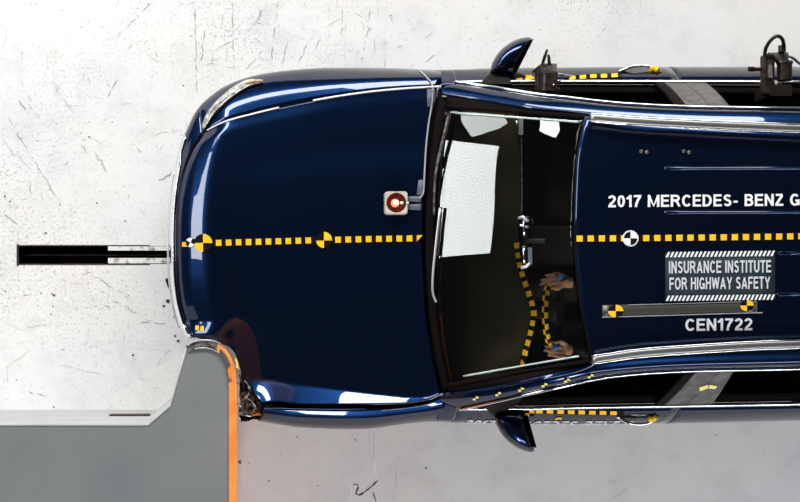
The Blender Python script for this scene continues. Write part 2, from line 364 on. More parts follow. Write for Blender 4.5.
# hooked crack and paint strip on the floor beside the car
hook = [(352, 502), (351, 488), (353, 485), (357, 484), (358, 488), (356, 493), (359, 495), (363, 493), (372, 486), (378, 480), (376, 476), (374, 463)]
sliver(mb, [P(a, b - 1.2, 0) for a, b in spl([(x, y, 0) for x, y in hook], 30) and [(p.x, p.y) for p in spl([(x, y, 0) for x, y in hook], 30)]], .005, 3)
sliver(mb, [P(p.x, p.y, 0) for p in spl([(x, y, 0) for x, y in hook[2:10]], 24)], .005, 1, .002)
stroke((373, 492), (376, 502), 1.6, 1, .5, 0)
for i in range(2):
    stroke((369 + 5 * i, 432), (370 + 4 * i, 462), .5, 2, .3, .1)
sc = mb.build('scuff_marks', ['scuff', 'scuff_dark', 'scuff_pale', 'chalk'], floor); sc['kind'] = 'stuff'

# ------------------------------------------------------------------ barrier
BH = 1.52
def PB(x, y): p = P(x, y, BH); return (p.x, p.y)
def arc2(pts, n): return [(p.x, p.y) for p in spl([(x, y, 0) for x, y in pts], n)]
root = empty('crash_barrier', (*PB(120, 480), 0)); tag(root, 'tall grey rigid crash barrier with an orange curved steel edge against the car', 'barrier')
inner = arc2([(188, 352), (198, 348), (209, 348.5), (218, 353), (224.5, 362), (228, 374), (229, 390)], 22) + [(229, 620)]
outer = arc2([(186, 346), (193, 342), (203, 340), (214, 341), (224, 347), (231.5, 358), (235.5, 371), (236.8, 388)], 22) + [(236.8, 620)]
left = [(-320, 620), (-320, 425), (148, 425), (170, 406), (178, 378), (186, 350)]
body = [PB(*p) for p in left + inner]
mb = MB(); n = len(body)
v = [(x, y, 0) for x, y in body] + [(x, y, BH) for x, y in body]
mb.add(v, [tuple(range(n, 2 * n))], 0); mb.add(v, [(i, (i + 1) % n, n + (i + 1) % n, n + i) for i in range(n)], 1)
o = mb.build('barrier_block', ['barrier', 'barrier_side'], root); fixn(o)
def plate(name, a, b, m, z0, z1):
    pts = [PB(*p) for p in a] + [PB(*p) for p in b][::-1]
    return fixn(MB().prism(pts, z0, z1).build(name, m, root))
i0 = 10
plate('orange_edge_plate', inner[i0:], outer[i0:], 'orange', .02, BH + .012)
plate('scraped_nose_plate', inner[:i0 + 1], outer[:i0 + 1], 'steel', .02, BH + .008)
mid = [((a[0] * .45 + b[0] * .55), (a[1] * .45 + b[1] * .55)) for a, b in zip(inner, outer)]
M['slate'] = mat('dark_slate_gap', (.06, .065, .07), .6)
plate('gap_filler', inner[i0 + 1:i0 + 7], mid[i0 + 1:i0 + 7], 'slate', 1.3, BH + .016)
mb = MB(); mb.tube([Vector((*PB(*p), BH + .012)) for p in outer[:i0 + 3]], .004); mb.build('steel_rim', 'satin', root, True)
mb = MB(); mb.tube([Vector((*PB(*p), BH + .010)) for p in inner[2:]][:19], .003); mb.build('steel_rim', 'satin', root, True)
mb = MB(); mb.tube([Vector((*PB(*p), BH)) for p in left[1:]], .0045, 6); mb.build('top_edge_highlight', 'barrier_side', root, True)  # pale tube painting the highlight line along the block's top edge
MB().box((*PB(229, 379), BH + .016), (.022, .008, .006)).build('edge_bolt', 'greymetal', root)
sa = P(110, 415.5, .62); sb = P(150, 415.5, .62); yface = PB(0, 425)[1]
MB().box(((sa.x + sb.x) / 2, yface, .62), (sb.x - sa.x, .012, .17)).build('side_slot', 'rust', root)

# ------------------------------------------------------------------ the car
car = empty('car', (1.6, .49, 0)); tag(car, 'dark navy blue crash test car with white roof lettering, crushed against the barrier', 'car')

# --- hood
xf = fn([(-1, 263), (-.93, 254.5), (-.852, 245), (-.764, 240), (-.69, 236), (-.645, 229), (-.615, 216), (-.59, 199), (-.563, 192.5), (-.475, 187), (-.35, 181.8), (-.19, 179), (0, 178.3), (.2, 178.3), (.45, 179.5), (.62, 182), (.78, 187), (.9, 194), (1, 206)])
xr = fn([(-1, 441), (-.75, 433), (-.4, 425.5), (0, 422.5), (.4, 425), (.75, 430), (1, 437)])
eT = fn([(170, 156), (182, 147), (194, 139), (206, 131.5), (225, 122), (252, 114.5), (279, 108), (313, 101), (345, 95.5), (380, 91), (410, 88.5), (437, 87)])
eB = fn([(170, 403.5), (263, 403.5), (300, 405), (400, 404), (425, 401), (441, 394)])
v0f = fn([(200, .80), (263, .835), (300, .865), (370, .925), (441, .985)])
def cen(px): return lerp(244.5, 239, sstep(180, 430, px))
zroll = fn([(0, .872), (3, .890), (7, .910), (11, .927), (16, .9425), (21, .957), (26, .970), (31, .979), (38, .985), (52, .992), (90, 1.008), (170, 1.048), (262, 1.098)])
def hood_pt(px, v):
    py = cen(px) + (v * (eT(px) - cen(px)) if v > 0 else -v * (eB(px) - cen(px)))
    d = px - xf(v)
    if v < -.3: d = lerp(d, px - 178.5, sstep(200, 248, px) * sstep(.3, .5, -v)) + 13 * sstep(.47, .6, -v) * sstep(248, 200, px)
    wv = .25 * sstep(.45, .85, v); dd = d * (1 - wv) + wv * (px - 178.5)
    z = zroll(dd if d < 60 else dd + (px - 178.5 - dd) * sstep(60, 140, d))
    a = abs(v)
    if v < -.3: z = lerp(z, .972 + .00055 * max(0, px - 235), sstep(.36, .72, a) * sstep(200, 238, px) * sstep(170, 60, d))     # buckled where the barrier pushed it
    z -= .028 * a * a
    z += (.010 if v > 0 else .004) * sstep(.66, .42, a) * sstep(20, 120, d)              # raised centre panel of the hood
    if v > 0: z -= .005 * sstep(.90, 1.0, a)
    else:
        q = (a - v0f(px)) / (1 - v0f(px))
        if q > 0: z -= .062 * (1 - v0f(px)) / .135 * (q - .12 * (1 - math.exp(-q / .12))) * sstep(225, 275, px)
    return P(px, py, z)
rows = []
NV = 180
for i in range(NV + 1):
    v = -1 + 2 * i / NV; v = math.copysign(abs(v) ** .92, v)
    a, b = xf(v), xr(v); row = []
    for j in range(91):
        t = j / 90; row.append(hood_pt(lerp(a, b, t ** 1.7), v))
    rows.append(row)
hood = sheet('hood', rows, 'paint', car, .014)
# --- front clip (bumper skin + right fender) and crushed left part, lofted round the nose
ctl = [  # place on the hood's edge (v, px or None for the front edge), outer px, py
    (1, 437, 437, 72.6), (1, 410, 410, 70.8), (1, 380, 380, 69.3), (1, 345, 345, 68.6), (1, 313, 310, 69), (1, 279, 272, 72.6), (1, 252, 245, 78.3), (1, 225, 222, 88), (1, 206, 204, 102),
    (.95, None, 195, 113), (.9, None, 188.5, 126), (.84, None, 183, 139), (.78, None, 179, 152), (.62, None, 174.2, 180), (.45, None, 171.8, 202), (.2, None, 170.2, 228), (0, None, 169.8, 248), (-.19, None, 171, 278), (-.35, None, 174.3, 304), (-.475, None, 180, 325),
    (-.563, None, 188, 337.4), (-.59, None, 198, 337.6), (-.615, None, 213, 338.6), (-.645, None, 227, 343.5), (-.69, None, 235.6, 354), (-.764, None, 239.4, 367), (-.852, None, 240.3, 381)]
def hedge(v, px): return hood_pt(xf(v) if px is None else px, v)
hp = []; op = spl([P(c, d, .72) for v, px, c, d in ctl], 26 * 6 + 1)
for (v0, p0, *_), (v1, p1, *_) in zip(ctl, ctl[1:]):
    for k in range(6):
        t = k / 6
        hp.append(hedge(lerp(v0, v1, t), lerp(p0, p1, t) if p0 and p1 else None))
hp.append(hedge(ctl[-1][0], None))
hp = [h + Vector((-.004, .004 if i < 50 else 0, -.006)) if i >= 48 else h + Vector((0, .005, -.004)) for i, h in enumerate(hp)]
rows = []
for h, o in zip(hp, op):
    inn = (Vector((1.0, .49, 0)) - Vector((o.x, o.y, 0))).normalized()
    sec = [h, Vector((lerp(h.x, o.x, .45), lerp(h.y, o.y, .45), h.z - .035)), Vector((lerp(h.x, o.x, .85), lerp(h.y, o.y, .85), lerp(h.z, .72, .5))), o,
           Vector((o.x, o.y, .52)) + inn * .012, Vector((o.x, o.y, .27)) + inn * .05]
    rows.append(spl(sec, 22))
# wheel arch on the fender: lift the lower edge
wx, wr = P(312, 0, .35).x, .375
def arch(rows, wx):
    for r in rows:
        for p in r:
            dx = p.x - wx
            if abs(dx) < wr and abs(p.y - .49) > .7:
                zz = .34 + math.sqrt(wr * wr - dx * dx)
                if p.z < zz: p.z = zz
arch(rows, wx)
k = 62      # rows 0..k are the right fender, the rest the front bumper
clip = rows
fender = sheet('front_fender', clip[:52], 'paint', car); bumper = sheet('front_bumper', clip[51:], 'paint', car)
# --- left fender (beside the barrier)
ctl = [(441, 396, 1.025, 441, 421.5), (425, 403, 1.01, 425, 422), (400, 407, .995, 400, 424.5), (370, 409, .985, 372, 428.5), (340, 409.6, .975, 342, 429.3), (300, 409.2, .955, 302, 427.6), (280, 408.6, .945, 280, 424.8), (263, 409, .93, 258, 421)]
hp = spl([P(a, b, z) for a, b, z, c, d in ctl], 60); op = spl([P(c, d, .72) for a, b, z, c, d in ctl], 60); rows = []
for h, o in zip(hp, op):
    sec = [h, Vector((lerp(h.x, o.x, .45), lerp(h.y, o.y, .45), h.z - .035)), Vector((lerp(h.x, o.x, .85), lerp(h.y, o.y, .85), lerp(h.z, .72, .5))), o, Vector((o.x, o.y + .012, .52)), Vector((o.x, o.y + .05, .27))]
    rows.append(spl(sec, 22))
arch(rows, wx)
lfender = sheet('front_fender', rows, 'paint', car)
# inner structure under the hood gap
hp2 = [P(x, y, .90) for x, y in [(441, 398), (400, 404), (350, 404.5), (300, 404), (262, 402)]]; hp3 = [P(x, y, .90) for x, y in [(441, 402), (400, 412), (350, 414), (300, 413), (260, 412)]]
sheet('gutter', [spl(hp2, 20), spl(hp3, 20)], 'seal', car, .01)
MB().box((.72, .49, .52), (.80, 1.24, .44)).build('engine_bay', 'black', car)
# --- door / side panels
silT = fn([(437, 72.6), (470, 72), (490, 71), (600, 69.5), (700, 69), (800, 68.8), (930, 70), (1010, 78), (1060, 96)])
silB = fn([(441, 421.5), (480, 422.6), (540, 424), (600, 424.3), (700, 423), (800, 421), (930, 417), (1010, 408), (1060, 390)])
beltT = fn([(437, 86), (465, 83), (510, 82.3), (680, 82.6), (800, 83.2), (930, 87), (1060, 104)])
beltB = fn([(441, 398), (462, 408), (530, 408), (560, 407), (680, 405), (800, 403), (930, 398), (1060, 380)])
zb = fn([(437, 1.02), (470, 1.045), (800, 1.085), (1060, 1.12)])
def side_rows(sil, belt, a, b, n):
    out = []
    for i in range(n + 1):
        px = lerp(a, b, i / n); h = P(px, belt(px), zb(px)); o = P(px, sil(px), .74); o.x = h.x
        sg = 1 if o.y < .49 else -1
        out.append(spl([h, Vector((h.x, lerp(h.y, o.y, .42), h.z - .05)), Vector((h.x, lerp(h.y, o.y, .86), .90)), o, Vector((h.x, o.y + sg * .012, .52)), Vector((h.x, o.y + sg * .05, .26))], 20))
    rx = P(858, 0, .35).x
    for r in out:
        for p in r:
            dx = p.x - rx
            if abs(dx) < wr:
                zz = .34 + math.sqrt(wr * wr - dx * dx)
                if p.z < zz: p.z = zz
    return out
doors = {}
for sg, sil, belt in ((1, silT, beltT), (-1, silB, beltB)):
    segs = [(438.5 if sg > 0 else 441.5, 456.5), (458, 679), (680.5, 830), (831.5, 1060)]
    for nm, (a, b) in zip(('cowl_side_panel', 'front_door', 'rear_door', 'rear_quarter_panel'), segs):
        doors[(sg, nm)] = sheet(nm, side_rows(sil, belt, a, b, 24), 'paint', car)
# --- greenhouse lines (px, py, z)
T_out = [(455, 82.5, 1.045), (480, 86, 1.12), (510, 90.5, 1.23), (540, 95, 1.33), (570, 98.5, 1.41), (620, 104, 1.48), (690, 107.5, 1.52), (800, 109.5, 1.53), (900, 113, 1.50), (1010, 122, 1.38), (1050, 130, 1.2)]
T_rdg = [(440, 90.5, 1.06), (475, 95, 1.17), (505, 100, 1.28), (535, 105, 1.385), (570, 109, 1.465), (620, 113, 1.53), (690, 116.5, 1.57), (800, 118.5, 1.58), (900, 122, 1.55), (1000, 131, 1.44), (1040, 140, 1.26)]
T_inn = [(441, 95, 1.068), (475, 99.5, 1.182), (505, 104.5, 1.292), (535, 109, 1.397), (572, 113, 1.482), (620, 120, 1.548), (690, 125, 1.588), (800, 131, 1.60), (900, 136, 1.58), (990, 145, 1.48), (1030, 154, 1.30)]
B_out = [(459, 409, 1.045), (475, 405.5, 1.12), (502, 399.5, 1.23), (530, 393, 1.33), (560, 386.3, 1.41), (610, 376, 1.48), (680, 370.5, 1.52), (800, 367.8, 1.53), (900, 364, 1.50), (1010, 354, 1.38), (1050, 346, 1.2)]
B_rdg = [(440, 398, 1.06), (468, 395.5, 1.17), (500, 390, 1.28), (530, 384, 1.385), (562, 377.5, 1.465), (605, 369.3, 1.53), (680, 363.5, 1.57), (800, 360.5, 1.58), (900, 357, 1.55), (1000, 347, 1.44), (1040, 338, 1.26)]
B_inn = [(444, 392.5, 1.068), (470, 390, 1.182), (500, 385.2, 1.292), (530, 379, 1.397), (580, 366.8, 1.482), (610, 359, 1.548), (680, 352, 1.588), (800, 346.5, 1.60), (900, 342, 1.58), (990, 332, 1.48), (1030, 323, 1.30)]
NG = 120
lines = {}
for sg, o_, r_, i_ in ((1, T_out, T_rdg, T_inn), (-1, B_out, B_rdg, B_inn)):
    A = [spl([P(*p) for p in q], NG) for q in (o_, r_, i_)]
    lines[sg] = A
    hz_ = .0045 if sg > 0 else .003
    rows = [spl([a + Vector((0, 0, -.004)), a * .55 + b * .45 + Vector((0, sg * .004, .010)), b + Vector((0, sg * .009, .004 - hz_)), b + Vector((0, -sg * .009, .004 + hz_)), b * .4 + c * .6 + Vector((0, 0, .006)), c], 21) for a, b, c in zip(*A)]
    sheet('side_rail', rows, 'paint', car, .02)
    MB().tube([p + Vector((0, sg * .004, 0)) for p in A[0][:108]], .0075).build('window_trim', 'chrome', car, True)
    belt = beltT if sg > 0 else beltB
    bl = [P(px, belt(px), zb(px) + .006) for px in [458 + i * 6 for i in range(98)]]
    # chrome belt moulding: an upright ribbon with a rounded top
    rows = [[p + Vector((0, sg * .012, -.012)), p + Vector((0, sg * .013, .002)), p + Vector((0, sg * .006, .009)), p + Vector((0, -sg * .004, .008))] for p in bl]
    sheet('belt_moulding', rows, 'chrome', car, .004)
    # side glass: belt line up to the window trim, one pane for each door
    def tr(px, line):   # point of the upper line at belt position px (panes lean back a little)
        return line
    up = A[0]
    for nm, xa, xb in (('quarter_window', 868, 985),):
        rws = []
        for i in range(31):
            px = lerp(xa, xb, i / 30); lo = P(px, belt(px) - sg * -1.5, zb(px))
            lean = lerp(8, 14, sstep(470, 520, px)) if px < 520 else 14
            tx = lo.x + .02 * sstep(470, 560, px)
            u = min(up, key=lambda q: abs(q.x - tx)); kk = up.index(u)
            k2 = min(len(up) - 1, max(0, kk + (1 if tx > u.x else -1))); q = up[k2]
            f = 0 if abs(q.x - u.x) < 1e-6 else min(1, max(0, (tx - u.x) / (q.x - u.x)))
            u = u.lerp(q, f) + Vector((0, -sg * .008, -.004)); lo = lo + Vector((0, -sg * .010, 0))
            rws.append(spl([lo, (lo + u) / 2 + Vector((0, sg * .012, 0)), u], 8))
        sheet(nm, rws, 'tint', car, .004)
    # B pillar trim (grey, two halves with a seam) and dark window seal
    def pil(name, b0, b1, t0, t1, m, inset):
        rws = []
        for i in range(9):
            t = i / 8
            lo = P(lerp(b0, b1, t), belt(lerp(b0, b1, t)), zb(690)); hi = P(lerp(t0, t1, t), (107.5 if sg > 0 else 370.5), 1.515)
            lo.y -= sg * inset; hi.y -= sg * inset
            rws.append(spl([lo, (lo * .5 + hi * .5) + Vector((-.008, sg * .016, 0)), hi], 10))
        return sheet(name, rws, m, car, .02)
    if sg > 0:
        pl = [pil('pillar_trim', 664, 684, 688, 712, 'pillar', -.001), pil('pillar_trim', 685, 706, 713, 731, 'pillar', -.001)]
        pil('pillar_seal', 655, 664, 678, 688, 'seal', -.002)
    else:
        pl = [pil('pillar_trim', 664, 684, 697, 719, 'pillar', -.001), pil('pillar_trim', 685, 712, 720, 734, 'pillar', -.001)]
        pil('pillar_seal', 655, 664, 688, 697, 'seal', -.002)
    lines[(sg, 'pillar')] = pl
# --- roof
ff_ = fn([(0, 592), (.12, 587), (.3, 579.5), (.55, 574), (.8, 576), (1, 585)])      # front edge px against lateral position 0 (near driver) .. 1
inT = fn([(a, b) for a, b, c in T_inn[3:-1]]); inB = fn([(a, b) for a, b, c in B_inn[3:-1]])
zroof = fn([(575, 1.560), (620, 1.597), (690, 1.622), (800, 1.632), (900, 1.615), (985, 1.55)])
rows = []
for j in range(61):
    t = j / 60; row = []
    for i in range(71):
        px = lerp(ff_(t), 985, i / 70)
        y0, y1 = inB(px) - 1, inT(px) + 1
        a = abs(2 * t - 1)
        row.append(P(px, lerp(y0, y1, t), zroof(px) - .022 * a ** 2.5 - .012 * sstep(.9, 1, a)))
    rows.append(row)
roof = sheet('roof', rows, 'paint', car, .02)
# --- windshield and cowl
wb = spl([P(448, 385, 1.105), P(440, 345, 1.115), P(435.5, 300, 1.12), P(433.5, 245, 1.122), P(435, 200, 1.12), P(439, 150, 1.115), P(446, 106, 1.10)], 41)
wt = spl([P(593, 360, 1.522), P(584.5, 320, 1.540), P(579, 290, 1.548), P(576, 240, 1.553), P(577, 195, 1.548), P(580, 155, 1.540), P(586, 117, 1.522)], 41)
rows = []
for a, b in zip(wb, wt):
    rows.append(spl([a, a.lerp(b, .33) + Vector((-.006, 0, .008)), a.lerp(b, .67) + Vector((-.006, 0, .008)), b], 25))
windshield = sheet('windshield', rows, 'glass', car, .004)
for r, nm in ((rows[0], 'windshield_seal'), (rows[-1], 'windshield_seal')):
    MB().tube(r, .011).build(nm, 'seal', car, True)
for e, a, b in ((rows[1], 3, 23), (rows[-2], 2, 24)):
    MB().tube([p + Vector((0, 0, .003)) for p in e[a:b]], .0045).build('glass_edge_glint', 'edge_glint', car, True)  # pale tubes standing in for the reflection along the glass edge
MB().tube([r[-1] for r in rows], .010).build('windshield_seal', 'seal', car, True)
for sg, e in ((-1, rows[0]), (1, rows[-1])):
    ln = lines[sg][2]; st = []
    for p in e:
        q = min(ln, key=lambda k: abs(k.x - p.x)); st.append([p + Vector((0, 0, .002)), p.lerp(q, .5) + Vector((0, 0, -.006)), q + Vector((0, -sg * -.004, -.004))])
    sheet('pillar_seal', st, 'seal', car, .006)
ledge = [hood_pt(xr(-1 + 2 * i / 40), -1 + 2 * i / 40) + Vector((.012, 0, -.012)) for i in range(41)]
sheet('cowl_panel', [[a, a.lerp(b, .5) - Vector((0, 0, .012)), b + Vector((.03, 0, -.006))] for a, b in zip(ledge, wb)], 'seal', car, .01)
# wipers
for pts, blade in ((((436, 302), (432.5, 290), (434, 262), (440, 208)), ((437.5, 256), (440.5, 207))), (((434, 215), (434.5, 190), (437, 166), (448, 117)), ((436.5, 166), (449.5, 114)))):
    q = [P(x, y, 1.135 + .012 * i) for i, (x, y) in enumerate(pts)]
    arm = MB().tube(spl(q, 16), .006).build('wiper_arm', 'silver' if pts[0][1] > 250 else 'greymetal', car, True)
    MB().tube([P(*blade[0], 1.15), P(*blade[1], 1.165)], .009).build('wiper_blade', 'rust', arm, True)
# --- roof rails
for sg, pts in ((1, [(590, 117.5), (640, 121.5), (700, 124.5), (760, 127), (800, 128.5), (880, 132), (960, 140)]), (-1, [(592, 360), (640, 353.2), (700, 348.7), (760, 345.3), (800, 344), (880, 340), (960, 332)])):
    c = spl([P(x, y, zroof(x) + .012 + .012 * sstep(590, 640, x) * sstep(970, 930, x)) for x, y in pts], 60)
    rws = [[p + Vector((0, q, h)) for q, h in ((-.017, -.022), (-.016, .010), (-.011, .014), (.011, .014), (.016, .010), (.017, -.022))] for p in c]
    o = sheet('roof_rail', rws, 'satin', car, .006)
    for q in (-1, 1):
        MB().tube([p + Vector((0, q * .0185, .006)) for p in c], .004, 6).build('rail_edge', 'chrome', o, True)
rt = bvh(roof)
# pressed ribs along the roof
for py, xs in ((168.5, 664), (212.5, 664), (253.5, 777), (294.5, 777)):
    c = [hit(rt, x, py + (x - 665) * -.002, 0)[0] for x in range(xs, 960, 6)]
    rws = [[p + Vector((0, q, h * min(1, .1 + k / 4))) for q, h in ((-.009, -.001), (-.006, .002), (-.003, .0045), (0, .0052), (.003, .0045), (.006, .002), (.009, -.001))] for k, p in enumerate(c)]
    sheet('roof_rib', rws, 'paint', car, .003)
# --- rear end (outside the photograph, closes the body)
rl = [lines[-1][2][k] for k in (104, 112, 119)]; rr = [lines[1][2][k] for k in (104, 112, 119)]
top = rows = None
L0, R0 = P(985, inB(985), 1.53), P(985, inT(985), 1.53)
tail = [(0, 1.53), (.16, 1.36), (.30, 1.16)]
rws = []
for j in range(13):
    t = j / 12; bow = .06 * (1 - (2 * t - 1) ** 2)
    rws.append([Vector((L0.x + dx + bow, lerp(L0.y, R0.y, t) + (t - .5) * dx * .5, z)) for dx, z in tail])
sheet('tailgate_glass', rws, 'tint', car, .006)
xe = P(1060, 0, 1.12).x
rws = []
for j in range(21):
    t = j / 20; bow = .12 * (1 - abs(2 * t - 1) ** 2.5)
    yy = lerp(P(1060, beltB(1060), 1.0).y, P(1060, beltT(1060), 1.0).y, t)
    rws.append(spl([Vector((L0.x + .30, lerp(L0.y, R0.y, t) + (t - .5) * .15, 1.16)), Vector((xe + bow * .6, yy, 1.06)), Vector((xe + bow, yy, .8)), Vector((xe + bow + .03, yy, .55)), Vector((xe + bow - .03, yy, .26))], 12))
sheet('tailgate', rws, 'paint', car)
# --- wheels
for x in (wx, P(858, 0, .35).x):
    for sg in (1, -1):
        c = Vector((x, .49 + sg * .79, .34)); mb = MB()
        prof = [(.22, -.10), (.31, -.105), (.338, -.08), (.34, 0), (.338, .08), (.31, .105), (.22, .10)]
        rws = [[c + Vector((r * math.cos(a), h, r * math.sin(a))) for r, h in prof] for a in [2 * math.pi * i / 40 for i in range(41)]]
        wh = fixn(grid('wheel', rws, 'tyre', car)); mb = MB()
        for i in range(5):
            a = 2 * math.pi * i / 5
            mb.box(c + Vector((.12 * math.cos(a), sg * .06, .12 * math.sin(a))), (.22, .03, .05), 0, Matrix.Rotation(-a, 3, 'Y'))
        mb.cyl(c + Vector((0, sg * .04, 0)), c + Vector((0, sg * .085, 0)), .05)
        mb.build('wheel_rim', 'satin', wh)
# --- grille: chrome band round the nose, dark slats
rws = []
n0, n1 = 64, 122
for i in range(n0, n1):
    t = (i - n0) / (n1 - n0 - 1); wd = sstep(0, .25, t) * .55 + .35
    a, b = clip[i][3], clip[i][9]
    out = (Vector((b.x - a.x, b.y - a.y, 0)).normalized()) * .006
    rws.append(spl([clip[i][3].lerp(clip[i][11], 1 - wd) + Vector((0, 0, .006)) + out, clip[i][7] + Vector((0, 0, .004)) + out, clip[i][11] + out], 8))
sheet('grille_surround', rws, 'chrome', car, .004)
MB().tube([clip[i][1] + Vector((0, 0, .002)) for i in range(50, 124)], .0050).build('hood_gap_seal', 'seal', car, True)
for zz in (13, 15, 17):
    MB().tube([clip[i][zz] + Vector((-.008, 0, 0)) for i in range(76, 116)], .008).build('grille_slat', 'silver', car, True)
# --- right headlight: a lens sliver wrapped round the corner
hl_in = [(205, 131), (213, 118), (224, 106), (237, 95), (250, 87.5), (263, 84)]
hl_out = [(202, 126), (208.5, 112), (219, 99.5), (233, 88), (248, 80.5), (263, 80.5)]
ct = bvh(fender, bumper)
def ribbon(name, inn, out, m, off, parent, tree, n=30, k=5):
    A = spl([(x, y, 0) for x, y in inn], n); B = spl([(x, y, 0) for x, y in out], n); rws = []
    for a, b in zip(A, B):
        rws.append([hit(tree, lerp(a.x, b.x, j / k), lerp(a.y, b.y, j / k), off + .004 * math.sin(math.pi * j / k))[0] for j in range(k + 1)])
    return sheet(name, rws, m, parent, .004)
hl = ribbon('headlight', hl_in, hl_out, 'lens', .006, car, ct)
A = [hit(ct, x, y, .008)[0] for x, y in [(p.x, p.y) for p in spl([(a, b, 0) for a, b in hl_in], 24)]]
MB().tube(A, .005).build('lens_edge', 'black', hl, True)
MB().tube([hit(ct, x, y, .011)[0] for x, y in [(246, 85.5), (252, 83.5), (262, 82.8)]], .005).build('amber_reflector', 'amber', hl, True)
c, nn = hit(ct, 234, 93.5, .012); MB().cyl(c - nn * .004, c + nn * .006, .011).build('lamp_unit', 'twhite', hl, True)
for pts in (((207, 127), (216, 113), (230, 99)), ((206, 122), (216, 108), (228, 97), (240, 88))):
    MB().tube([hit(ct, p.x, p.y, .011)[0] for p in spl([(x, y, 0) for x, y in pts], 14)], .003).build('light_guide', 'chrome', hl, True)
# --- white tubes painting the highlight on the shut line between hood and right fender
ht = bvh(hood, fender, bumper, lfender)
MB().tube([hood_pt(px, 1.0) + Vector((0, .002, .003)) for px in range(207, 282, 4)], .0042).build('hood_edge_highlight', 'twhite', car, True)
MB().tube([hood_pt(px, 1.0) + Vector((0, .002, .003)) for px in range(313, 443, 4)], .0045).build('hood_edge_highlight', 'twhite', car, True)
# --- crushed headlight and torn metal at the barrier
random.seed(3)
def crumple(name, pts, z0, z1, m, parent, n=7, amp=.018):
    """a torn sheet over a px quad, displaced at random"""
    a, b, c, d = pts; rws = []
    for i in range(n + 1):
        row = []
        for j in range(n + 1):
            u, v = i / n, j / n
            x = lerp(lerp(a[0], b[0], u), lerp(d[0], c[0], u), v); y = lerp(lerp(a[1], b[1], u), lerp(d[1], c[1], u), v)
            row.append(P(x + random.gauss(0, .5), y + random.gauss(0, .5), lerp(z0, z1, u) + random.gauss(0, amp)))
        rws.append(row)
    v, f = grid_data(rws); return mesh_obj(name, v, f, m, parent, False, .006)
crumple('crushed_headlight', [(238.5, 374), (246, 384), (260, 408), (241, 402)], .90, .86, 'wreck', car, 9, .022)
crumple('crushed_headlight', [(240, 392), (250, 396), (258, 410), (243, 412)], .92, .88, 'wreck', car, 6, .02)
crumple('torn_bracket', [(238.5, 404), (246, 405), (252, 416), (240, 415)], .70, .66, 'silver', car, 6, .02)
crumple('torn_bumper_skin', [(239, 413), (250, 412), (259, 419), (241, 421)], .60, .62, 'gloss_black', car, 6, .02)
crumple('amber_marker', [(249, 410), (258, 409), (264, 415.5), (252, 415)], .88, .86, 'amber', car, 4, .006)
for i in range(16):
    x, y = random.uniform(239.5, 256), random.uniform(378, 414)
    if (x - 239) > (y - 366) * .5: continue
    a = random.uniform(0, 6.28); p = P(x, y, .93 + random.uniform(0, .03)); q = p + Vector((math.cos(a), math.sin(a), random.gauss(0, .3))) * random.uniform(.02, .05)
    MB().tube([p, p.lerp(q, .5) + Vector((0, 0, .006)), q], random.uniform(.002, .005), 5).build('torn_strip', random.choice(['wreck', 'gloss_black', 'silver', 'chrome', 'black']), car)
crumple('yellow_tape_scrap', [(235.5, 358), (238, 360), (239.5, 369), (236.5, 368)], .95, .95, 'paleyel', car, 3, .004)
# --- door mirrors
def mirror(sg, outline, zc, stem, gl):
    pts = spl([(x, y, 0) for x, y in outline], 36); cx = sum(p.x for p in pts) / 36; cy = sum(p.y for p in pts) / 36
    rws = []
    for s, dz in ((.05, .085), (.35, .080), (.62, .066), (.82, .045), (.94, .02), (1.0, -.012), (1.0, -.05), (.92, -.09), (.75, -.11), (.4, -.12), (.05, -.12)):
        rws.append([P(lerp(cx, p.x, s), lerp(cy, p.y, s), zc + dz) for p in pts])
    v, f = grid_data(rws, False, True); n = len(pts)
    v += [sum(rws[0], Vector()) / n, sum(rws[-1], Vector()) / n]; L = len(v)
    f += [(i, (i + 1) % n, L - 2) for i in range(n)] + [((len(rws) - 1) * n + i, (len(rws) - 1) * n + (i + 1) % n, L - 1) for i in range(n)]
    root = fixn(mesh_obj('door_mirror', v, f, 'paint', car))
    st = [P(x, y, z) for x, y, z in stem]; mb = MB()
    mb.add([p + Vector((0, 0, d)) for d in (.03, -.05) for p in st], [(0, 1, 2, 3), (7, 6, 5, 4), (0, 4, 5, 1), (1, 5, 6, 2), (2, 6, 7, 3), (3, 7, 4, 0)])
    fixn(mb.build('mirror_foot', 'black', root, bevel=.008))
    g = [P(x, y, zc) for x, y in gl]; d = (g[1] - g[0]).normalized(); nrm = Vector((abs(d.y), -d.x * (1 if d.y > 0 else -1), 0)).normalized() * .006
    mb = MB(); mb.add([q + Vector((0, 0, h)) + k * nrm for k in (0, 1) for q in g for h in (-.075, .045)], [(0, 1, 3, 2), (4, 6, 7, 5), (0, 4, 5, 1), (2, 3, 7, 6), (0, 2, 6, 4), (1, 5, 7, 3)])
    fixn(mb.build('mirror_rim', 'gloss_black', root))
    return root
mirror(1, [(490, 73), (491, 66), (494.5, 58), (500, 50.5), (507, 44.5), (515, 40), (523, 37.6), (530.5, 37.4), (531.5, 40), (528, 48), (523, 57.5), (518, 66.5), (513.5, 73), (503, 74.5)], 1.03,
       [(478, 85, 1.06), (492, 71, 1.0), (506, 73, 1.0), (512, 85, 1.06)], [(530.5, 40.5), (514.5, 72)])
mirror(-1, [(494.5, 414.5), (495.5, 422), (499, 430), (504.5, 438), (512, 444.5), (520.5, 449.5), (529, 452), (533.8, 451.3), (534.3, 447), (531.5, 438), (528.5, 428), (525.5, 418.5), (522.5, 414), (508, 412.6)], 1.03,
       [(483, 406.5, 1.06), (493, 416, 1.0), (505, 414, 1.0), (523, 397, 1.12)], [(533.5, 447), (524.5, 415)])
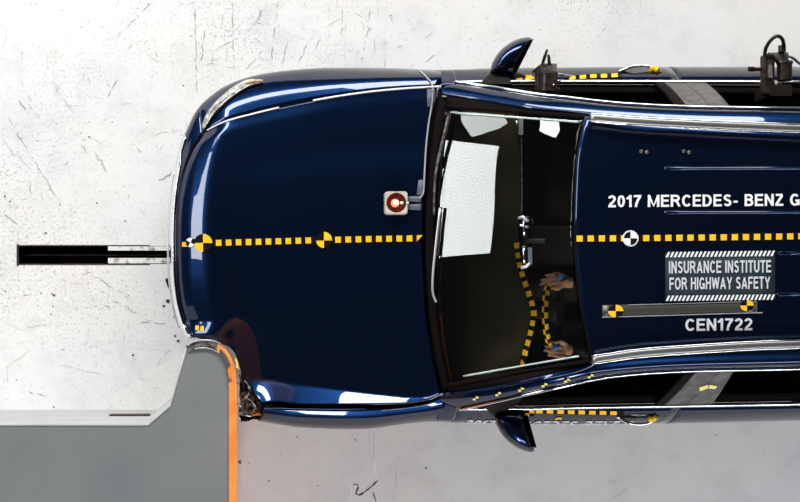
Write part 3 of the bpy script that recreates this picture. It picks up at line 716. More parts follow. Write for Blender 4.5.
# --- door handles
for sg, c, yy in ((1, (640, 72.5), -1), (-1, (638, 415.5), 1)):
    dt = bvh(doors[(sg, 'front_door')])
    a = spl([hit(dt, c[0] - 21, c[1] + yy * 0.5, .002)[0], hit(dt, c[0] - 8, c[1] + yy * (2.0 if sg > 0 else 4.0), .022)[0], hit(dt, c[0] + 8, c[1] + yy * (2.0 if sg > 0 else 4.0), .022)[0], hit(dt, c[0] + 21, c[1] + yy * .5, .002)[0]], 24)
    h = MB().tube(a, .009).build('door_handle', 'chrome', car, True)
    cup = [hit(dt, c[0] + 17 * math.cos(t), c[1] + yy * 1.0 + 3.2 * math.sin(t), .002)[0] for t in [2 * math.pi * i / 20 for i in range(20)]]
    MB().add(cup, [tuple(range(20))]).build('handle_recess', 'gloss_black', h)
    MB().tube([hit(dt, c[0] + 10, c[1] + yy * 1.0, .012)[0], hit(dt, c[0] + 14, c[1] + yy * 1.4, .014)[0], hit(dt, c[0] + 18, c[1] - yy * .2, .012)[0]], [.012, .017, .012], 8).build('handle_marker', 'yellow', h)

# --- taped lines and target marks
def quad_on(tree, a, b, c, d, off, zdef=1): return [hit(tree, *q, off, zdef)[0] for q in (a, b, c, d)]
def tape(name, tree, path, wpx, pitch, parent=None, start=0, off=.002, fill=.56, zdef=1.0, edge=1.3):
    L = [0]; pts = [Vector((x, y, 0)) for x, y in path]
    for a, b in zip(pts, pts[1:]): L.append(L[-1] + (b - a).length)
    def at(s):
        k = 0
        while k < len(L) - 2 and s > L[k + 1]: k += 1
        t = (s - L[k]) / (L[k + 1] - L[k]); d = (pts[k + 1] - pts[k]).normalized(); return pts[k].lerp(pts[k + 1], t), Vector((-d.y, d.x, 0))
    mb = MB(); s = 0
    def piece(s0, s1, w, mi, o):
        n = max(1, int((s1 - s0) / 6)); vs = []
        for i in range(n + 1):
            p, nn = at(lerp(s0, s1, i / n)); vs += [hit(tree, p.x + nn.x * w, p.y + nn.y * w, o, zdef)[0], hit(tree, p.x - nn.x * w, p.y - nn.y * w, o, zdef)[0]]
        mb.add(vs, [(2 * i, 2 * i + 1, 2 * i + 3, 2 * i + 2) for i in range(n)], mi)
    piece(0, L[-1], wpx / 2 * edge, 0, off)
    s = start
    while s + pitch * fill <= L[-1] + .01:
        piece(max(0, s), s + pitch * fill, wpx / 2, 1, off + .0018); s += pitch
    o = mb.build(name, ['tblack', 'yellow'], parent or car); return o
tape('checker_tape', ht, [(181, 244.5), (192, 244.3)], 4.6, 9.5, start=1.5)
tape('checker_tape', ht, [(206, 243.2), (260, 241.8), (316, 240.3)], 6, 9.95, start=0)
tape('checker_tape', ht, [(331, 239.9), (380, 238.9), (423.5, 238.2)], 6, 10.2, start=4.2)
tape('checker_tape', rt, [(576.5, 238.6), (640, 238.2), (720, 237.4), (800, 236.3), (900, 235)], 6, 11.07, start=0)
for x, y in ((171.2, 248),):
    mb = MB(); mb.add([P(x - 1.5, y - 2, .80), P(x + 3.5, y - 2, .82), P(x + 3.5, y + 2, .82), P(x - 1.5, y + 2, .80)], [(0, 1, 2, 3)]); mb.build('tape_scrap', 'paleyel', car)
mb = MB()
for x, y in ((197.5, 328), (202.5, 328.6)):
    mb.add(quad_on(ht, (x - 1.7, y - 2.4), (x + 1.8, y - 2.4), (x + 1.8, y + 2.2), (x - 1.7, y + 2.2), .004), [(0, 1, 2, 3)], 0)
mb.build('tape_scrap', ['yellow'], car)
def target(tree, x, y, r, c1, c2, ring=None, rot=0, sq=False, name='target_mark', off=.006, ry=None):
    ry = ry or r; mb = MB()
    def sector(a0, a1, rad, mi, o):
        k = 8; vs = [hit(tree, x, y, o)[0]] + [hit(tree, x + rad * math.cos(t), y + rad * ry / r * math.sin(t), o)[0] for t in [lerp(a0, a1, i / k) for i in range(k + 1)]]
        mb.add(vs, [(0, i + 1, i + 2) for i in range(k)], mi)
    if ring:
        for q in range(4): sector(q * math.pi / 2, (q + 1) * math.pi / 2, r, 2, off - .002)
    for q in range(4):
        sector(rot + q * math.pi / 2, rot + (q + 1) * math.pi / 2, r * (.82 if ring else 1), q % 2, off)
    return mb.build(name, [c1, c2, ring or c1], car)
target(ht, 324, 240, 8, 'tblack', 'yellow', rot=0)
target(ht, 203.5, 243, 9, 'tblack', 'yellow', rot=math.pi)
target(ht, 191, 242.5, 4.6, 'twhite', 'tblack', rot=.5)
target(rt, 630.3, 238.4, 8, 'tblack', 'twhite', ring='twhite')
# --- roof placard, film strip, lettering
def decal(name, tree, poly, m, off, parent=None, n=8):
    a, b, c, d = poly; rws = []
    for i in range(n + 1):
        u = i / n; rws.append([hit(tree, lerp(lerp(a[0], b[0], u), lerp(d[0], c[0], u), v), lerp(lerp(a[1], b[1], u), lerp(d[1], c[1], u), v), off)[0] for v in (0, .5, 1)])
    return fixn(grid(name, rws, m, parent or car, .001), CORE)
def arc(cx, cy, rx, ry, a0, a1, n=10): return [(cx + rx * math.cos(math.radians(lerp(a0, a1, i / n))), cy + ry * math.sin(math.radians(lerp(a0, a1, i / n)))) for i in range(n + 1)]
ST = .175; hs = ST / 2
def glyph(c):
    """centre lines of a bold grotesque capital, cap height 1: (width, [polylines])"""
    l, b, t = hs, hs, 1 - hs
    if c == ' ': return .26, []
    if c == '-': return .34, [[(.02, .38), (.32, .38)]]
    if c == 'I': return .19, [[(l, 0), (l, 1)]]
    if c == '1': return .40, [[(.28, 0), (.28, 1)], [(.0, .70), (.12, .76), (.24, .92)]]
    if c == '2': return .56, [arc(.28, .70, .19, .21, 170, -25, 12) + [(.36, .45), (.16, .24), (.09, b), ], [(.02, b), (.56, b)]]
    if c == '0': return .56, [arc(.28, .5, .185, .5 - hs, 90, 450, 24)]
    if c == '7': return .55, [[(.0, t), (.47, t), (.47, .86), (.30, .56), (.2, .28), (.17, 0)]]
    if c == 'M': return .84, [[(l, 0), (l, 1)], [(.84 - l, 0), (.84 - l, 1)], [(l, .95), (.42, .06), (.84 - l, .95)]]
    if c == 'E': return .60, [[(l, 0), (l, 1)], [(l, t), (.59, t)], [(l, .52), (.55, .52)], [(l, b), (.60, b)]]
    if c == 'F': return .58, [[(l, 0), (l, 1)], [(l, t), (.58, t)], [(l, .50), (.51, .50)]]
    if c == 'R': return .70, [[(l, 0), (l, 1)], [(l, t), (.40, t)] + arc(.40, .715, .17, .19, 90, -90, 10) + [(l, .525)], [(.36, .50), (.48, .36), (.63, .0)]]
    if c == 'B': return .64, [[(l, 0), (l, 1)], [(l, t), (.36, t)] + arc(.37, .725, .14, .18, 90, -90, 8) + [(l, .545)], [(.36, .52)] + arc(.38, .30, .165, .205, 90, -90, 8) + [(l, b)]]
    if c == 'D': return .68, [[(l, 0), (l, 1)], [(l, t), (.30, t)] + arc(.29, .5, .29, .5 - hs, 90, -90, 14) + [(l, b)]]
    if c == 'C': return .68, [arc(.36, .5, .265, .5 - hs, 40, 320, 18)]
    if c == 'G': return .72, [arc(.36, .5, .265, .5 - hs, 42, 345, 20), [(.40, .43), (.70, .43)], [(.62, .05), (.62, .45)]]
    if c == 'O': return .76, [arc(.38, .5, .285, .5 - hs, 90, 450, 26)]
    if c == 'S': return .62, [arc(.31, .725, .195, .18, 25, 200, 10) + [(.17, .60), (.33, .51), (.47, .43)] + arc(.31, .275, .205, .18, 25, -160, 10)]
    if c == 'N': return .66, [[(l, 0), (l, 1)], [(.66 - l, 0), (.66 - l, 1)], [(l + .01, .93), (.65 - l, .07)]]
    if c == 'Z': return .58, [[(.03, t), (.53, t)], [(.49, .86), (.08, .14)], [(.0, b), (.58, b)]]
    if c == 'U': return .66, [[(l, 1), (l, .36)] + arc(.33, .34, .235, .25, 180, 360, 12) + [(.66 - l, 1)]]
    if c == 'A': return .74, [[(.08, 0), (.37, .94)], [(.66, 0), (.37, .94)], [(.18, .29), (.56, .29)]]
    if c == 'T': return .60, [[(.0, t), (.60, t)], [(.30, 0), (.30, 1)]]
    if c == 'H': return .66, [[(l, 0), (l, 1)], [(.66 - l, 0), (.66 - l, 1)], [(l, .53), (.66 - l, .53)]]
    if c == 'W': return .96, [[(.07, 1), (.255, .06)], [(.255, .06), (.48, .92)], [(.48, .92), (.705, .06)], [(.705, .06), (.89, 1)]]
    if c == 'Y': return .68, [[(.07, 1), (.34, .46)], [(.61, 1), (.34, .46)], [(.34, .5), (.34, 0)]]
    return .3, []
def ribbon2(pl, w):
    out = []; n = len(pl)
    for i, p in enumerate(pl):
        p = Vector(p); a = Vector(pl[max(i - 1, 0)]); b = Vector(pl[min(i + 1, n - 1)])
        d1 = (p - a).normalized() if i else (b - p).normalized(); d2 = (b - p).normalized() if i < n - 1 else d1
        n1, n2 = Vector((-d1.y, d1.x)), Vector((-d2.y, d2.x)); m = (n1 + n2); m = m.normalized() if m.length > 1e-4 else n1
        k = min(1.6, 1 / max(.3, m.dot(n1))); out += [p + m * w * k, p - m * w * k]
    return out
def lettering(name, text, tree, x0, x1, ybase, ytop, m, parent=None, slope=0, off=.004, proj=None, space=.11):
    W = sum(glyph(c)[0] + space for c in text) - space; cur = 0
    for c in text:
        wd, pls = glyph(c); V = []; F = []
        for q, pl in enumerate(pls):
            v = ribbon2(pl, hs); b = len(V); V += [(p.x + cur, min(1, max(0, p.y)), q) for p in v]
            F += [(b + 2 * i, b + 2 * i + 1, b + 2 * i + 3, b + 2 * i + 2) for i in range(len(pl) - 1)]
        cur += wd + space; out = []
        for x, y, q in V:
            if proj: out.append(proj(x / W, y))
            else:
                px = lerp(x0, x1, x / W); out.append(hit(tree, px, lerp(ybase, ytop, y) + slope * (px - x0), off + .0002 * q)[0])
        if V: mesh_obj(name, out, F, m, parent or car, False)
lettering('roof_letter', '2017 MERCEDES- BENZ G', rt, 608, 799.5, 207.4, 195.4, 'twhite', roof, slope=-.0085)
lettering('roof_letter', 'CEN1722', rt, 685, 752, 331, 318.8, 'tgrey', roof, slope=-.012)
pc = decal('roof_placard', rt, [(665, 253.2), (774.5, 250.8), (775, 299), (665.3, 301)], 'placard', .004)
lettering('placard_letter', 'INSURANCE INSTITUTE', rt, 668.5, 770.5, 273.6, 261.3, 'tgrey', pc, -.012, .0075)
lettering('placard_letter', 'FOR HIGHWAY SAFETY', rt, 669, 769.5, 289.8, 277.6, 'tgrey', pc, -.012, .0075)
for y0 in (251.0, 294.6):
    mb = MB()
    for i in range(27):
        x = 665.5 + i * 4.02; sl = -.012 * (x - 665)
        y = y0 + 1.0 + sl
        mb.add(quad_on(rt, (x - .2, y + 5.4), (x + 1.9, y + 5.4), (x + 4.4, y), (x + 2.3, y), .0075), [(0, 1, 2, 3)])
    o = mb.build('hatch_stripes', 'twhite', pc); o['kind'] = 'stuff'
fs = decal('clear_tape_strip', rt, [(602, 305.2), (757, 300.8), (757, 313.2), (602, 317.8)], 'clear', .002, n=14)
MB().tube([hit(rt, x, 317.2 - (x - 602) * .029, .004)[0] for x in range(602, 768, 8)], .002, 6).build('tape_edge', 'silver', fs)
MB().tube([hit(rt, x, 305.8 - (x - 602) * .029, .004)[0] for x in range(628, 758, 8)], .0012, 6).build('tape_edge', 'silver', fs)
decal('tape_end', rt, [(602.5, 305.5), (609, 305), (609, 317), (602.5, 317.4)], 'greymetal', .0035, fs, 2)
decal('tape_end', rt, [(745, 301.5), (757, 301.1), (757, 312.8), (745, 313.2)], 'greymetal', .0035, fs, 2)
def checker(tree, x0, y0, x1, y1, name='target_mark', off=.007):
    mb = MB(); xm, ym = (x0 + x1) / 2, (y0 + y1) / 2
    for (a, b, c, d, mi) in ((x0, y0, xm, ym, 0), (xm, y0, x1, ym, 1), (x0, ym, xm, y1, 1), (xm, ym, x1, y1, 0)):
        mb.add(quad_on(tree, (a, b), (c, b), (c, d), (a, d), off), [(0, 1, 2, 3)], mi)
    mb.build(name, ['tblack', 'yellow'], car)
target(rt, 615.5, 311, 7.6, 'tblack', 'yellow', ry=6.3, off=.007)
target(rt, 746.5, 305.5, 6.6, 'tblack', 'yellow', ry=5.6, off=.007)
for x in (644, 686.5):
    for dx, dy in ((-3, -.6), (2.6, .4)):
        c, nn = hit(rt, x + dx, 152 + dy, 0); MB().cyl(c - nn * .002, c + nn * .006, .009, 12).build('roof_bolt', 'greymetal', roof, True)
# side markers on the driver's roof rail, doors and pillar
def bow(tree, x, y, w, h, m='paleyel', name='rail_marker'):
    mb = MB()
    mb.add(quad_on(tree, (x - w, y - h * .2), (x, y - h), (x, y), (x - w * .9, y + h * .9), .004), [(0, 1, 2, 3)])
    mb.add(quad_on(tree, (x, y), (x + w * .2, y - h), (x + w, y - h * .6), (x + w * .8, y + h * .3), .004), [(0, 1, 2, 3)])
    return mb.build(name, m, car)
railt = bvh(*[o for o in car.children if o.name.startswith('side_rail')])
for x, y in ((476, 397.6), (498.6, 393.4), (521.3, 388.8), (544.5, 384.4), (567, 379.8), (590.5, 375.3)):
    mb = MB(); mb.add(quad_on(railt, (x - 3, y - 1.8), (x + 3.4, y - 2.4), (x + 3, y + 1.8), (x - 3.2, y + 2.2), .003), [(0, 1, 2, 3)], 0)
    mb.add(quad_on(railt, (x - 2.9, y + .1), (x + .1, y - .2), (x, y + 1.9), (x - 2.9, y + 1.9), .006), [(0, 1, 2, 3)], 1)
    mb.add(quad_on(railt, (x, y - 2), (x + 3.0, y - 1.6), (x + 2.9, y + .3), (x + .1, y - .2), .006), [(0, 1, 2, 3)], 1)
    mb.build('rail_marker', ['tblack', 'paleyel'], car)
pt = bvh(*lines[(-1, 'pillar')])
bow(pt, 708, 387.5, 9, 3.4, 'paleyel', 'pillar_marker')
db = bvh(doors[(-1, 'front_door')]); dtp = bvh(doors[(1, 'front_door')])
tape('checker_tape', db, [(536, 410.8), (580, 411.8), (624, 412.8)], 3.6, 10.6, start=0, fill=.62)
checker(db, 524.5, 409, 534, 415.2)
bow(db, 558.5, 418.3, 3.4, 1.6, 'yellow', 'door_marker')
tape('checker_tape', dtp, [(568, 78.5), (590, 76.8), (622, 75.6)], 3.6, 10.6, start=1, fill=.6)
tape('checker_tape', dtp, [(516, 80.6), (534, 79.4)], 3.4, 9, start=0, fill=.7)
mb = MB(); mb.add(quad_on(dtp, (525, 75.5), (531, 75.5), (535, 79), (527, 79), .003), [(0, 1, 2, 3)]); mb.build('door_marker', 'yellow', car)
# lettering on the driver's door, read from the side
bt = bvh(doors[(-1, 'front_door')], doors[(-1, 'rear_door')], doors[(-1, 'cowl_side_panel')])
xa = P(462.5, 420, .8).x; xb2 = xa + .86
def door_proj(u, h):
    x = lerp(xa, xb2, u); z = .825 + .125 * h
    r = bt.ray_cast(Vector((x, -3, z)), Vector((0, 1, 0))); y = r[0].y if r[0] else -.45
    return Vector((x, y - .004, z))
lettering('door_letter', '2017 MERCEDES-BENZ G', None, 0, 0, 0, 0, 'tgrey', doors[(-1, 'front_door')], proj=door_proj)

# ------------------------------------------------------------------ cabin
tubx0, tubx1 = P(437, 0, 1).x, P(990, 0, 1).x
mb = MB(); y0, y1 = -.27, 1.23
mb.add([(tubx0, y0, .3), (tubx1, y0, .3), (tubx1, y1, .3), (tubx0, y1, .3), (tubx0, y0, 1.0), (tubx1, y0, 1.0), (tubx1, y1, 1.0), (tubx0, y1, 1.0)], [(0, 1, 2, 3), (0, 4, 5, 1), (1, 5, 6, 2), (2, 6, 7, 3), (3, 7, 4, 0)])
mb.build('cabin_tub', 'cabin', car)
for sg, belt, ty in ((1, beltT, y1), (-1, beltB, y0)):
    rws = []
    for i in range(25):
        px = lerp(462, 930, i / 24); h = P(px, belt(px), zb(px) - .004); h.y -= sg * .012
        rws.append(spl([h, h + Vector((0, -sg * .03, .004)), Vector((h.x, h.y - sg * .05, h.z - .03)), Vector((h.x, ty + sg * .01, .75))], 8))
    grid('door_card', rws, 'cabin', car, .006)
# dashboard: top pad with an instrument hood in front of the driver
dx = fn([(104, 517), (140, 519), (200, 519.5), (240, 517), (270, 522), (300, 532), (320, 532), (345, 527), (372, 521)])
rws = []
for j in range(49):
    py = lerp(106, 384, j / 48); a = P(lerp(446, 437, 1 - abs(py - 245) / 140), py, 1.06); e = P(dx(py), py, 1.0)
    hump = .05 * sstep(262, 290, py) * sstep(365, 340, py)
    rws.append(spl([a, a.lerp(e, .35) + Vector((0, 0, -.005)), a.lerp(e, .75) + Vector((0, 0, hump * .6)), e + Vector((-.012, 0, hump)), e + Vector((.012, 0, hump - .03)), e + Vector((.03, 0, -.22)), e + Vector((-.03, 0, -.42))], 22))
dash = sheet('dashboard', rws, 'dash', car, .012)
MB().tube([r[13] + Vector((.006, 0, .004)) for r in rws[3:20]], .0035).build('dashboard_trim', 'greymetal', dash, True)
dsh = bvh(dash)
tape('checker_tape', dsh, [(515.5, 243), (517, 252), (519, 266), (523, 279), (528.5, 294), (532, 304), (533, 314), (532, 325), (529, 338), (525, 350), (522.5, 361), (521, 369)], 5, 10, parent=dash, off=.006, fill=.55, edge=1.0)
for x, y in ((519, 118),):
    vb = MB(); vb.box(P(520.5, 126, 1.02), (.022, .09, .02)); vb.build('air_vent', 'silver', dash)
MB().tube([P(516, 119, 1.04), P(518, 130, 1.04)], .006).build('vent_tab', 'chrome', dash, True)
# rear-view mirror under the windshield top
rv = MB(); rv.box(P(526, 229, 1.40), (.030, .12, .07)); rv.box(P(526.5, 255, 1.40), (.032, .13, .07)); rvo = rv.build('rear_view_mirror', 'gloss_black', car, bevel=.01)
for y0, y1 in ((217, 236), (246, 264)):
    MB().tube([P(523.5, y0, 1.445), P(524.3, y1, 1.445)], .0055).build('mirror_edge', 'chrome', rvo, True)
MB().tube([P(519, 218, 1.43), P(523, 217, 1.46), P(528, 221, 1.45)], .008).build('sensor_clip', 'silver', rvo, True)
MB().tube([P(520, 225, 1.44), P(528, 227, 1.44)], .006).build('sensor_clip', 'silver', rvo, True)
MB().tube([P(521, 268, 1.43), P(527, 266, 1.44), P(530, 263, 1.44)], .008).build('sensor_clip', 'silver', rvo, True)
MB().box(P(529.5, 256, 1.43), (.018, .08, .03)).build('sensor_block', 'gaffer', rvo)
MB().tube([P(526, 241, 1.42), P(545, 241, 1.50)], .012).build('mirror_arm', 'black', rvo, True)
# steering wheel with taped rim
wc = P(553.5, 313, 1.00); tilt = math.radians(27); ax = Vector((math.cos(tilt), 0, math.sin(tilt)))   # wheel faces the driver
e1 = Vector((0, 1, 0)); e2 = ax.cross(e1) if ax.cross(e1).z > 0 else -ax.cross(e1)
RW = .175; n, m2 = 80, 8; rws = []
for i in range(n + 1):
    a = 2 * math.pi * i / n; rad = e1 * math.cos(a) + e2 * math.sin(a)
    rws.append([wc + rad * (RW + .016 * math.cos(b)) + ax * .016 * math.sin(b) for b in [2 * math.pi * j / m2 for j in range(m2)]])
v, f = grid_data(rws, False, True); mids = []
for i in range(n):
    for j in range(m2): mids.append(1 if (i // 2 + (j // 2)) % 2 == 0 and math.sin(2 * math.pi * i / n) > -.05 else 0)
sw = fixn(mesh_obj('steering_wheel', v, f, ['tblack', 'yellow'], car, True, mids=mids))
mb = MB(); mb.cyl(wc - ax * .02, wc + ax * .03, .062, 24); mb.cyl(wc - ax * .02, wc - ax * .30, .03, 12)
for a in (.1, math.pi - .1, -math.pi / 2): mb.box(wc + (e1 * math.cos(a) + e2 * math.sin(a)) * .11, (.02, .12 if abs(math.cos(a)) > .5 else .03, .03 if abs(math.cos(a)) > .5 else .12))
mb.build('wheel_hub', 'black', sw)
# seats
def seat(cy, cx, wdt, name):
    def slab(rowsdef):
        rws = []
        for x, z, hw, th in rowsdef:
            ring = []
            for k in range(24):
                a = 2 * math.pi * k / 24; ca, sa_ = math.cos(a), math.sin(a)
                ring.append((math.copysign(abs(ca) ** .5, ca) * hw, math.copysign(abs(sa_) ** .5, sa_) * th))
            rws.append((Vector((x, cy, z)), ring))
        return rws
    def loft(defs, d, nm, parent):
        d = Vector(d).normalized(); t = Vector((0, 1, 0)); u = t.cross(d); R = []
        for c, ring in slab(defs): R.append([c + t * a + u * b for a, b in ring])
        v, f = grid_data(R, False, True); n = 24
        f += [tuple(range(n)), tuple(range(len(v) - n, len(v)))]
        return fixn(mesh_obj(nm, v, f, 'seat', parent, True))
    s = loft([(cx - .50, .62, wdt * .8, .05), (cx - .47, .62, wdt * .95, .08), (cx - .2, .60, wdt, .09), (cx, .58, wdt, .08), (cx + .02, .58, wdt * .8, .05)], (1, 0, 0), name, car)
    loft([(cx - .02, .55, wdt * .9, .05), (cx, .60, wdt, .08), (cx + .12, .9, wdt, .08), (cx + .2, 1.13, wdt * .85, .07), (cx + .22, 1.17, wdt * .6, .04)], (.3, 0, 1), 'seat_back', s)
    loft([(cx + .2, 1.22, .09, .03), (cx + .21, 1.25, .13, .05), (cx + .24, 1.38, .13, .05), (cx + .245, 1.40, .09, .03)], (.25, 0, 1), 'headrest', s)
seat(.13, 2.32, .25, 'driver_seat'); seat(.84, 2.32, .25, 'passenger_seat'); seat(.49, 3.05, .62, 'rear_bench')
MB().box((2.05, .49, .62), (.7, .2, .5)).build('centre_console', 'cabin', car, bevel=.02)
# headliner below the roof
rws = []
for j in range(9):
    t = j / 8; rws.append([P(px, lerp(inB(px) - 3, inT(px) + 3, t), zroof(px) - .06) for px in (600, 700, 800, 900, 980)])
grid('headliner', rws, 'cabin', car, .01)

# ------------------------------------------------------------------ crash test dummy on the driver's seat
def dummy():
    E = []; V = []; R = []; roots = []
    def chain(pts, start=None, root=False):
        idx = []
        for i, (p, r) in enumerate(pts):
            V.append(Vector(p)); R.append(r); idx.append(len(V) - 1)
            if i: E.append((idx[i - 1], idx[i]))
        if start is not None: E.append((start, idx[0]))
        else: roots.append(idx[0])
        return idx
    dy = .135
    t = chain([((2.20, dy, .72), .15), ((2.24, dy, .85), .13), ((2.28, dy, 1.0), .14), ((2.30, dy, 1.14), .15), ((2.31, dy, 1.22), .06), ((2.29, dy, 1.29), .055), ((2.27, dy, 1.37), .092), ((2.28, dy, 1.44), .08)])
    for sg in (1, -1):
        chain([((2.17, dy + sg * .10, .72), .09), ((1.76, dy + sg * .14, .74), .075), ((1.71, dy + sg * .14, .71), .068), ((1.52, dy + sg * .13, .42), .045), ((1.48, dy + sg * .13, .37), .04), ((1.36, dy + sg * .14, .37), .035)], t[0])
    # arms: shoulder > elbow > wrist > palm, hands on the wheel rim
    for sg, wr_, pl, fing in ((1, P(572, 284, 1.07), P(560, 280, 1.09), 1), (-1, P(576, 348, 1.04), P(564, 350.5, 1.07), -1)):
        sh = Vector((2.29, dy + sg * .19, 1.12)); el = Vector((2.08, dy + sg * .27, .95))
        a = chain([(sh, .065), (sh.lerp(el, .5), .052), (el, .045), (el.lerp(wr_, .5), .04), (wr_, .028), (wr_.lerp(pl, .6), .034), (pl, .034)], t[3])
        rimc = P(551, 286 if sg > 0 else 343, 1.10)
        base = pl
        for k in range(4):
            off = (k - 1.5)
            lat = Vector((.006 * abs(off), off * .023, -.004 * off))
            b0 = base + lat + Vector((-.012, 0, .004)); L = (.040, .046, .043, .034)[k]
            p1 = b0 + Vector((-L, -sg * .006, .012)); p2 = p1 + Vector((-L * .72, -sg * .005, -.010)); p3 = p2 + Vector((-.012, 0, -L * .55))
            chain([(base + lat * .7, .012), (b0, .0105), (p1, .0095), (p2, .009), (p3, .008)])
        th = base + Vector((.012, -sg * .032, .0))
        chain([(base + Vector((.02, -sg * .014, 0)), .013), (th, .012), (th + Vector((-.028, -sg * .016, .012)), .0105), (th + Vector((-.05, -sg * .014, .004)), .009)])
    me = bpy.data.meshes.new('crash_test_dummy'); me.from_pydata([tuple(p) for p in V], E, []); me.materials.append(M['dummy'])
    o = bpy.data.objects.new('crash_test_dummy', me); COL.objects.link(o)
    sk = o.modifiers.new('skin', 'SKIN'); sk.use_smooth_shade = True
    for i, sv in enumerate(me.skin_vertices[0].data): sv.radius = (R[i], R[i]); sv.use_root = i in roots
    sb_ = o.modifiers.new('sub', 'SUBSURF'); sb_.levels = 1; sb_.render_levels = 1
    rm = o.modifiers.new('rm', 'REMESH'); rm.mode = 'VOXEL'; rm.voxel_size = .0055; rm.use_smooth_shade = True
    sm = o.modifiers.new('sm', 'SMOOTH'); sm.iterations = 3; sm.factor = .5
    tag(o, 'brown skinned crash test dummy with both hands on the steering wheel', 'dummy')
    for nm, x, y in (('hand_tape', 561, 277), ('hand_tape', 556, 347.5)):
        c = P(x, y, 1.115); mb = MB(); mb.tube([c + Vector((-.02, -.012, 0)), c + Vector((0, 0, .006)), c + Vector((.016, .014, 0))], .011, 8); h = mb.build(nm, 'blue', o, True)
    return o
dummy()

# ------------------------------------------------------------------ strobe lamp on the hood
lp = P(396, 203, 1.11); root = empty('flash_lamp', (lp.x, lp.y, 1.08)); tag(root, 'small square cream lamp with a lit red bulb standing on the hood', 'lamp')
hz = hit(ht, 396, 203, 0)[0].z
s = .057
mb = MB()
def sq(r, z, k=8):
    out = []
    for i in range(4):
        cx_, cy_ = ((1, 1), (-1, 1), (-1, -1), (1, -1))[i]; rr = r * .25
        for j in range(k):
            a = i * math.pi / 2 + j / (k - 1) * math.pi / 2
            out.append(Vector((lp.x + cx_ * (r - rr) + rr * math.cos(a), lp.y + cy_ * (r - rr) + rr * math.sin(a), z)))
    return out
def ci(r, z, n=32):
    return [Vector((lp.x + r * math.cos(2 * math.pi * (i - 3.5) / n + math.pi / 4), lp.y + r * math.sin(2 * math.pi * (i - 3.5) / n + math.pi / 4), z)) for i in range(n)]
v, f = grid_data([sq(s, hz + .001), sq(s, hz + .035), sq(s * .97, hz + .044), sq(s * .90, hz + .045), ci(s * .87, hz + .043)], False, True)
fixn(mesh_obj('housing', v, f, 'cream', root, False))
v, f = grid_data([ci(s * .87, hz + .043), ci(s * .80, hz + .028), ci(s * .5, hz + .016), ci(.006, hz + .012)], False, True); mesh_obj('reflector', v, f, 'recess', root)
mb = MB(); c = Vector((lp.x - .004, lp.y, hz + .02)); rws = []
for i in range(9):
    t = i / 8 * math.pi / 2; rws.append([c + Vector((.021 * math.cos(t) * math.cos(a), .021 * math.cos(t) * math.sin(a), .034 * math.sin(t))) for a in [2 * math.pi * k / 20 for k in range(20)]])
v, f = grid_data(rws, False, True); mesh_obj('bulb', v, f, 'bulb', root)
MB().box(c + Vector((0, 0, .036)), (.020, .016, .006)).build('bulb_core', 'bulbcore', root)
MB().box(c + Vector((.030, 0, .026)), (.014, .012, .012)).build('contact', 'twhite', root)
MB().box(Vector((lp.x + s * .95, lp.y, hz + .046)), (.012, .010, .006)).build('contact', 'twhite', root)
for (y0, y1) in ((196.5, 202.2), (204.5, 210.5)):
    tp = decal('tape_strip', ht, [(407.5, y0), (421, y0 - .5), (421, y1), (407.5, y1 - 1)], 'gaffer', .006, root, 4)
# grey sensor cable taped along the rear edge of the hood
cb = empty('sensor_cable', (P(425, 150, 1.08).x, P(425, 150, 1.08).y, 1.08)); tag(cb, 'thin grey sensor cable taped along the rear edge of the hood', 'cable')
path = [(419.5, 71), (426, 77), (431.5, 84), (432.5, 92), (431.5, 106), (429, 120), (426.5, 140), (425, 160), (424, 180), (423, 193), (419, 199)]
pp = spl([(x, y, 0) for x, y in path], 50); pts = []
for p in pp:
    h = ht.ray_cast(Vector((0, 0, CAMH)), (P(p.x, p.y, 0) - Vector((0, 0, CAMH))).normalized())
    pts.append((h[0] + Vector((0, 0, .007))) if h[0] else P(p.x, p.y, pts[-1].z if pts else .8))
MB().tube(pts, .0045).build('cable', 'greycable', cb, True)
decal('tape_patch', ht, [(427, 89), (437, 90), (436.5, 108), (427, 107)], 'gaffer', .010, cb, 4)
decal('tape_patch', ht, [(418.5, 180), (423.5, 180), (423, 195), (416.5, 195)], 'gaffer', .010, cb, 4)

# ------------------------------------------------------------------ cameras clamped on the right-hand windows
def onboard(loc, big):
    root = empty('onboard_camera', loc)
    b = Vector(loc)
    return root, b
# front one: box with two stub antennas
r1 = empty('onboard_camera', P(545, 84, 1.08)); tag(r1, 'dark boxy camera with two stub antennas clamped beside the door mirror', 'camera')
def pxbox(name, x0, y0, x1, y1, z0, z1, m, root, bev=.005):
    """upright block: footprint at z0 between two pixels, rising to z1"""
    a, b = P(x0, y1, z1), P(x1, y0, z1)
    return MB().box(((a.x + b.x) / 2, (a.y + b.y) / 2, (z0 + z1) / 2), (abs(b.x - a.x), abs(b.y - a.y), z1 - z0)).build(name, m, root, bevel=bev)
pxbox('camera_body', 541.5, 71.5, 558, 91, 1.20, 1.30, 'darkmetal', r1)
pxbox('camera_side', 538, 65.5, 544, 90.5, 1.18, 1.26, 'darkmetal', r1)
pxbox('connector_block', 541, 63, 557, 72, 1.18, 1.27, 'greymetal', r1)
pxbox('heat_sink', 543.5, 73.5, 545.5, 90.5, 1.24, 1.305, 'greymetal', r1, .001)
pxbox('clamp_plate', 534, 69.5, 541, 72, 1.10, 1.14, 'black', r1, .001)
MB().tube([P(542.5, 64, 1.25), P(545, 56, 1.30), P(547, 50, 1.33)], [.008, .008, .006]).build('antenna', 'cable', r1, True)
MB().tube([P(549.5, 65, 1.25), P(549, 60, 1.29), P(548.5, 55, 1.31)], [.008, .008, .006]).build('antenna', 'cable', r1, True)
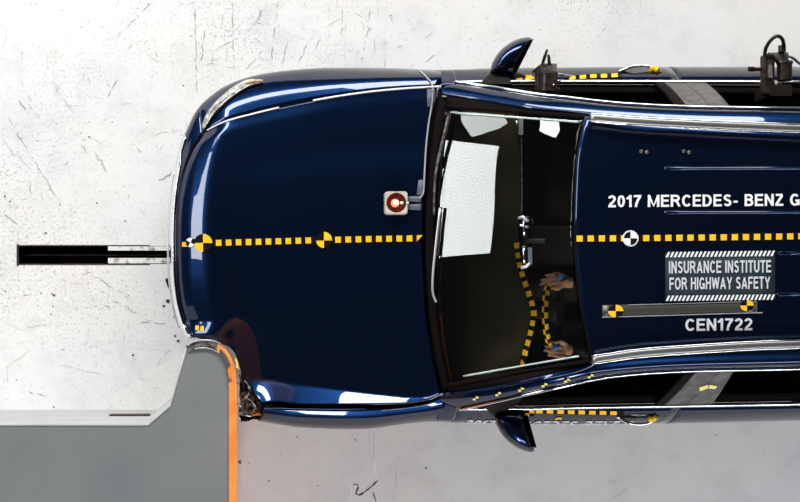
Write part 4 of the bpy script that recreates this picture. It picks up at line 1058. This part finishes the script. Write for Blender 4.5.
for x, y in ((553.5, 85), (552, 92.5), (558.5, 88.5)):
    MB().cyl(P(x, y, 1.28 if y < 88 else 1.2), P(x, y, 1.306 if y < 88 else 1.22), .006, 10).build('screw', 'satin', r1, True)
mb = MB(); mb.tube([P(559, 74, 1.12), P(566, 75.5, 1.06), P(579, 77, .97)], .007); mb.build('cable', 'greycable', r1, True)
MB().box(P(548, 91, 1.15), (.07, .06, .16)).build('clamp_foot', 'black', r1)
# rear one: tall body with lens barrel and a looped cable
r2 = empty('onboard_camera', P(777, 88, 1.10)); tag(r2, 'tall dark camera with a lens barrel and looped cable clamped to the rear window', 'camera')
pxbox('camera_body', 764.5, 54, 775, 94, 1.24, 1.30, 'darkmetal', r2)
pxbox('connector_block', 769, 52, 789, 61, 1.24, 1.29, 'greymetal', r2)
a, b = P(785, 62, 1.30), P(785, 80.5, 1.30)
MB().cyl(P(784.5, 63, 1.27), P(784.5, 80.5, 1.27), .036, 24).build('lens_barrel', 'darkmetal', r2, 'auto')
MB().cyl(P(784.5, 61.5, 1.27), P(784.5, 63.5, 1.27), .040, 24).build('lens_ring', 'greymetal', r2, 'auto')
pxbox('heat_sink', 768.5, 60, 772.5, 78, 1.26, 1.312, 'greymetal', r2, .001)
pxbox('clamp_arm', 751, 67.5, 764.5, 70.5, 1.24, 1.26, 'black', r2, .002)
MB().cyl(P(748.5, 69, 1.25), P(754, 69, 1.25), .012, 12).build('clamp_knob', 'black', r2, 'auto')
MB().tube(spl([P(764.5, 56, 1.25), P(766, 48, 1.31), P(771, 40, 1.37), P(777.5, 36, 1.38), P(782.5, 39.5, 1.36), P(784, 47, 1.31)], 24), .009).build('cable', 'cable', r2, True)
MB().cyl(P(782, 45.5, 1.30), P(782, 52, 1.30), .018, 14).build('cable_plug', 'cable', r2, 'auto')
MB().cyl(P(784, 42, 1.33), P(784, 45.5, 1.31), .008, 10).build('plug_tip', 'twhite', r2, True)
MB().tube(spl([P(788, 56, 1.25), P(793, 58, 1.2), P(799, 63, 1.12), P(812, 72, 1.0)], 14), .007).build('cable', 'greycable', r2, True)
MB().cyl(P(778, 81, 1.16), P(778, 88, 1.14), .014, 12).build('clamp_joint', 'satin', r2, True)
MB().box(P(773, 94, 1.20), (.11, .05, .20)).build('clamp_foot', 'black', r2)
MB().tube([P(775, 91.5, 1.14), P(788, 92, 1.14)], .006).build('clamp_lever', 'silver', r2, True)

# ------------------------------------------------------------------ small debris on the floor by the nose
for (x, y, sx_, sy_, a) in ((168.5, 283, .022, .055, .35), (240, 463, .014, .006, 0)):
    p = P(x, y, 0); mb = MB(); mb.box((p.x, p.y, .008), (sx_, sy_, .014), 0, Matrix.Rotation(a, 3, 'Z'))
    o = mb.build('plastic_shard', 'black', None, bevel=.003)
    tag(o, 'black plastic shard on the floor under the chrome nose' if y < 300 else 'tiny dark chip on the floor beside the orange plate', 'debris')
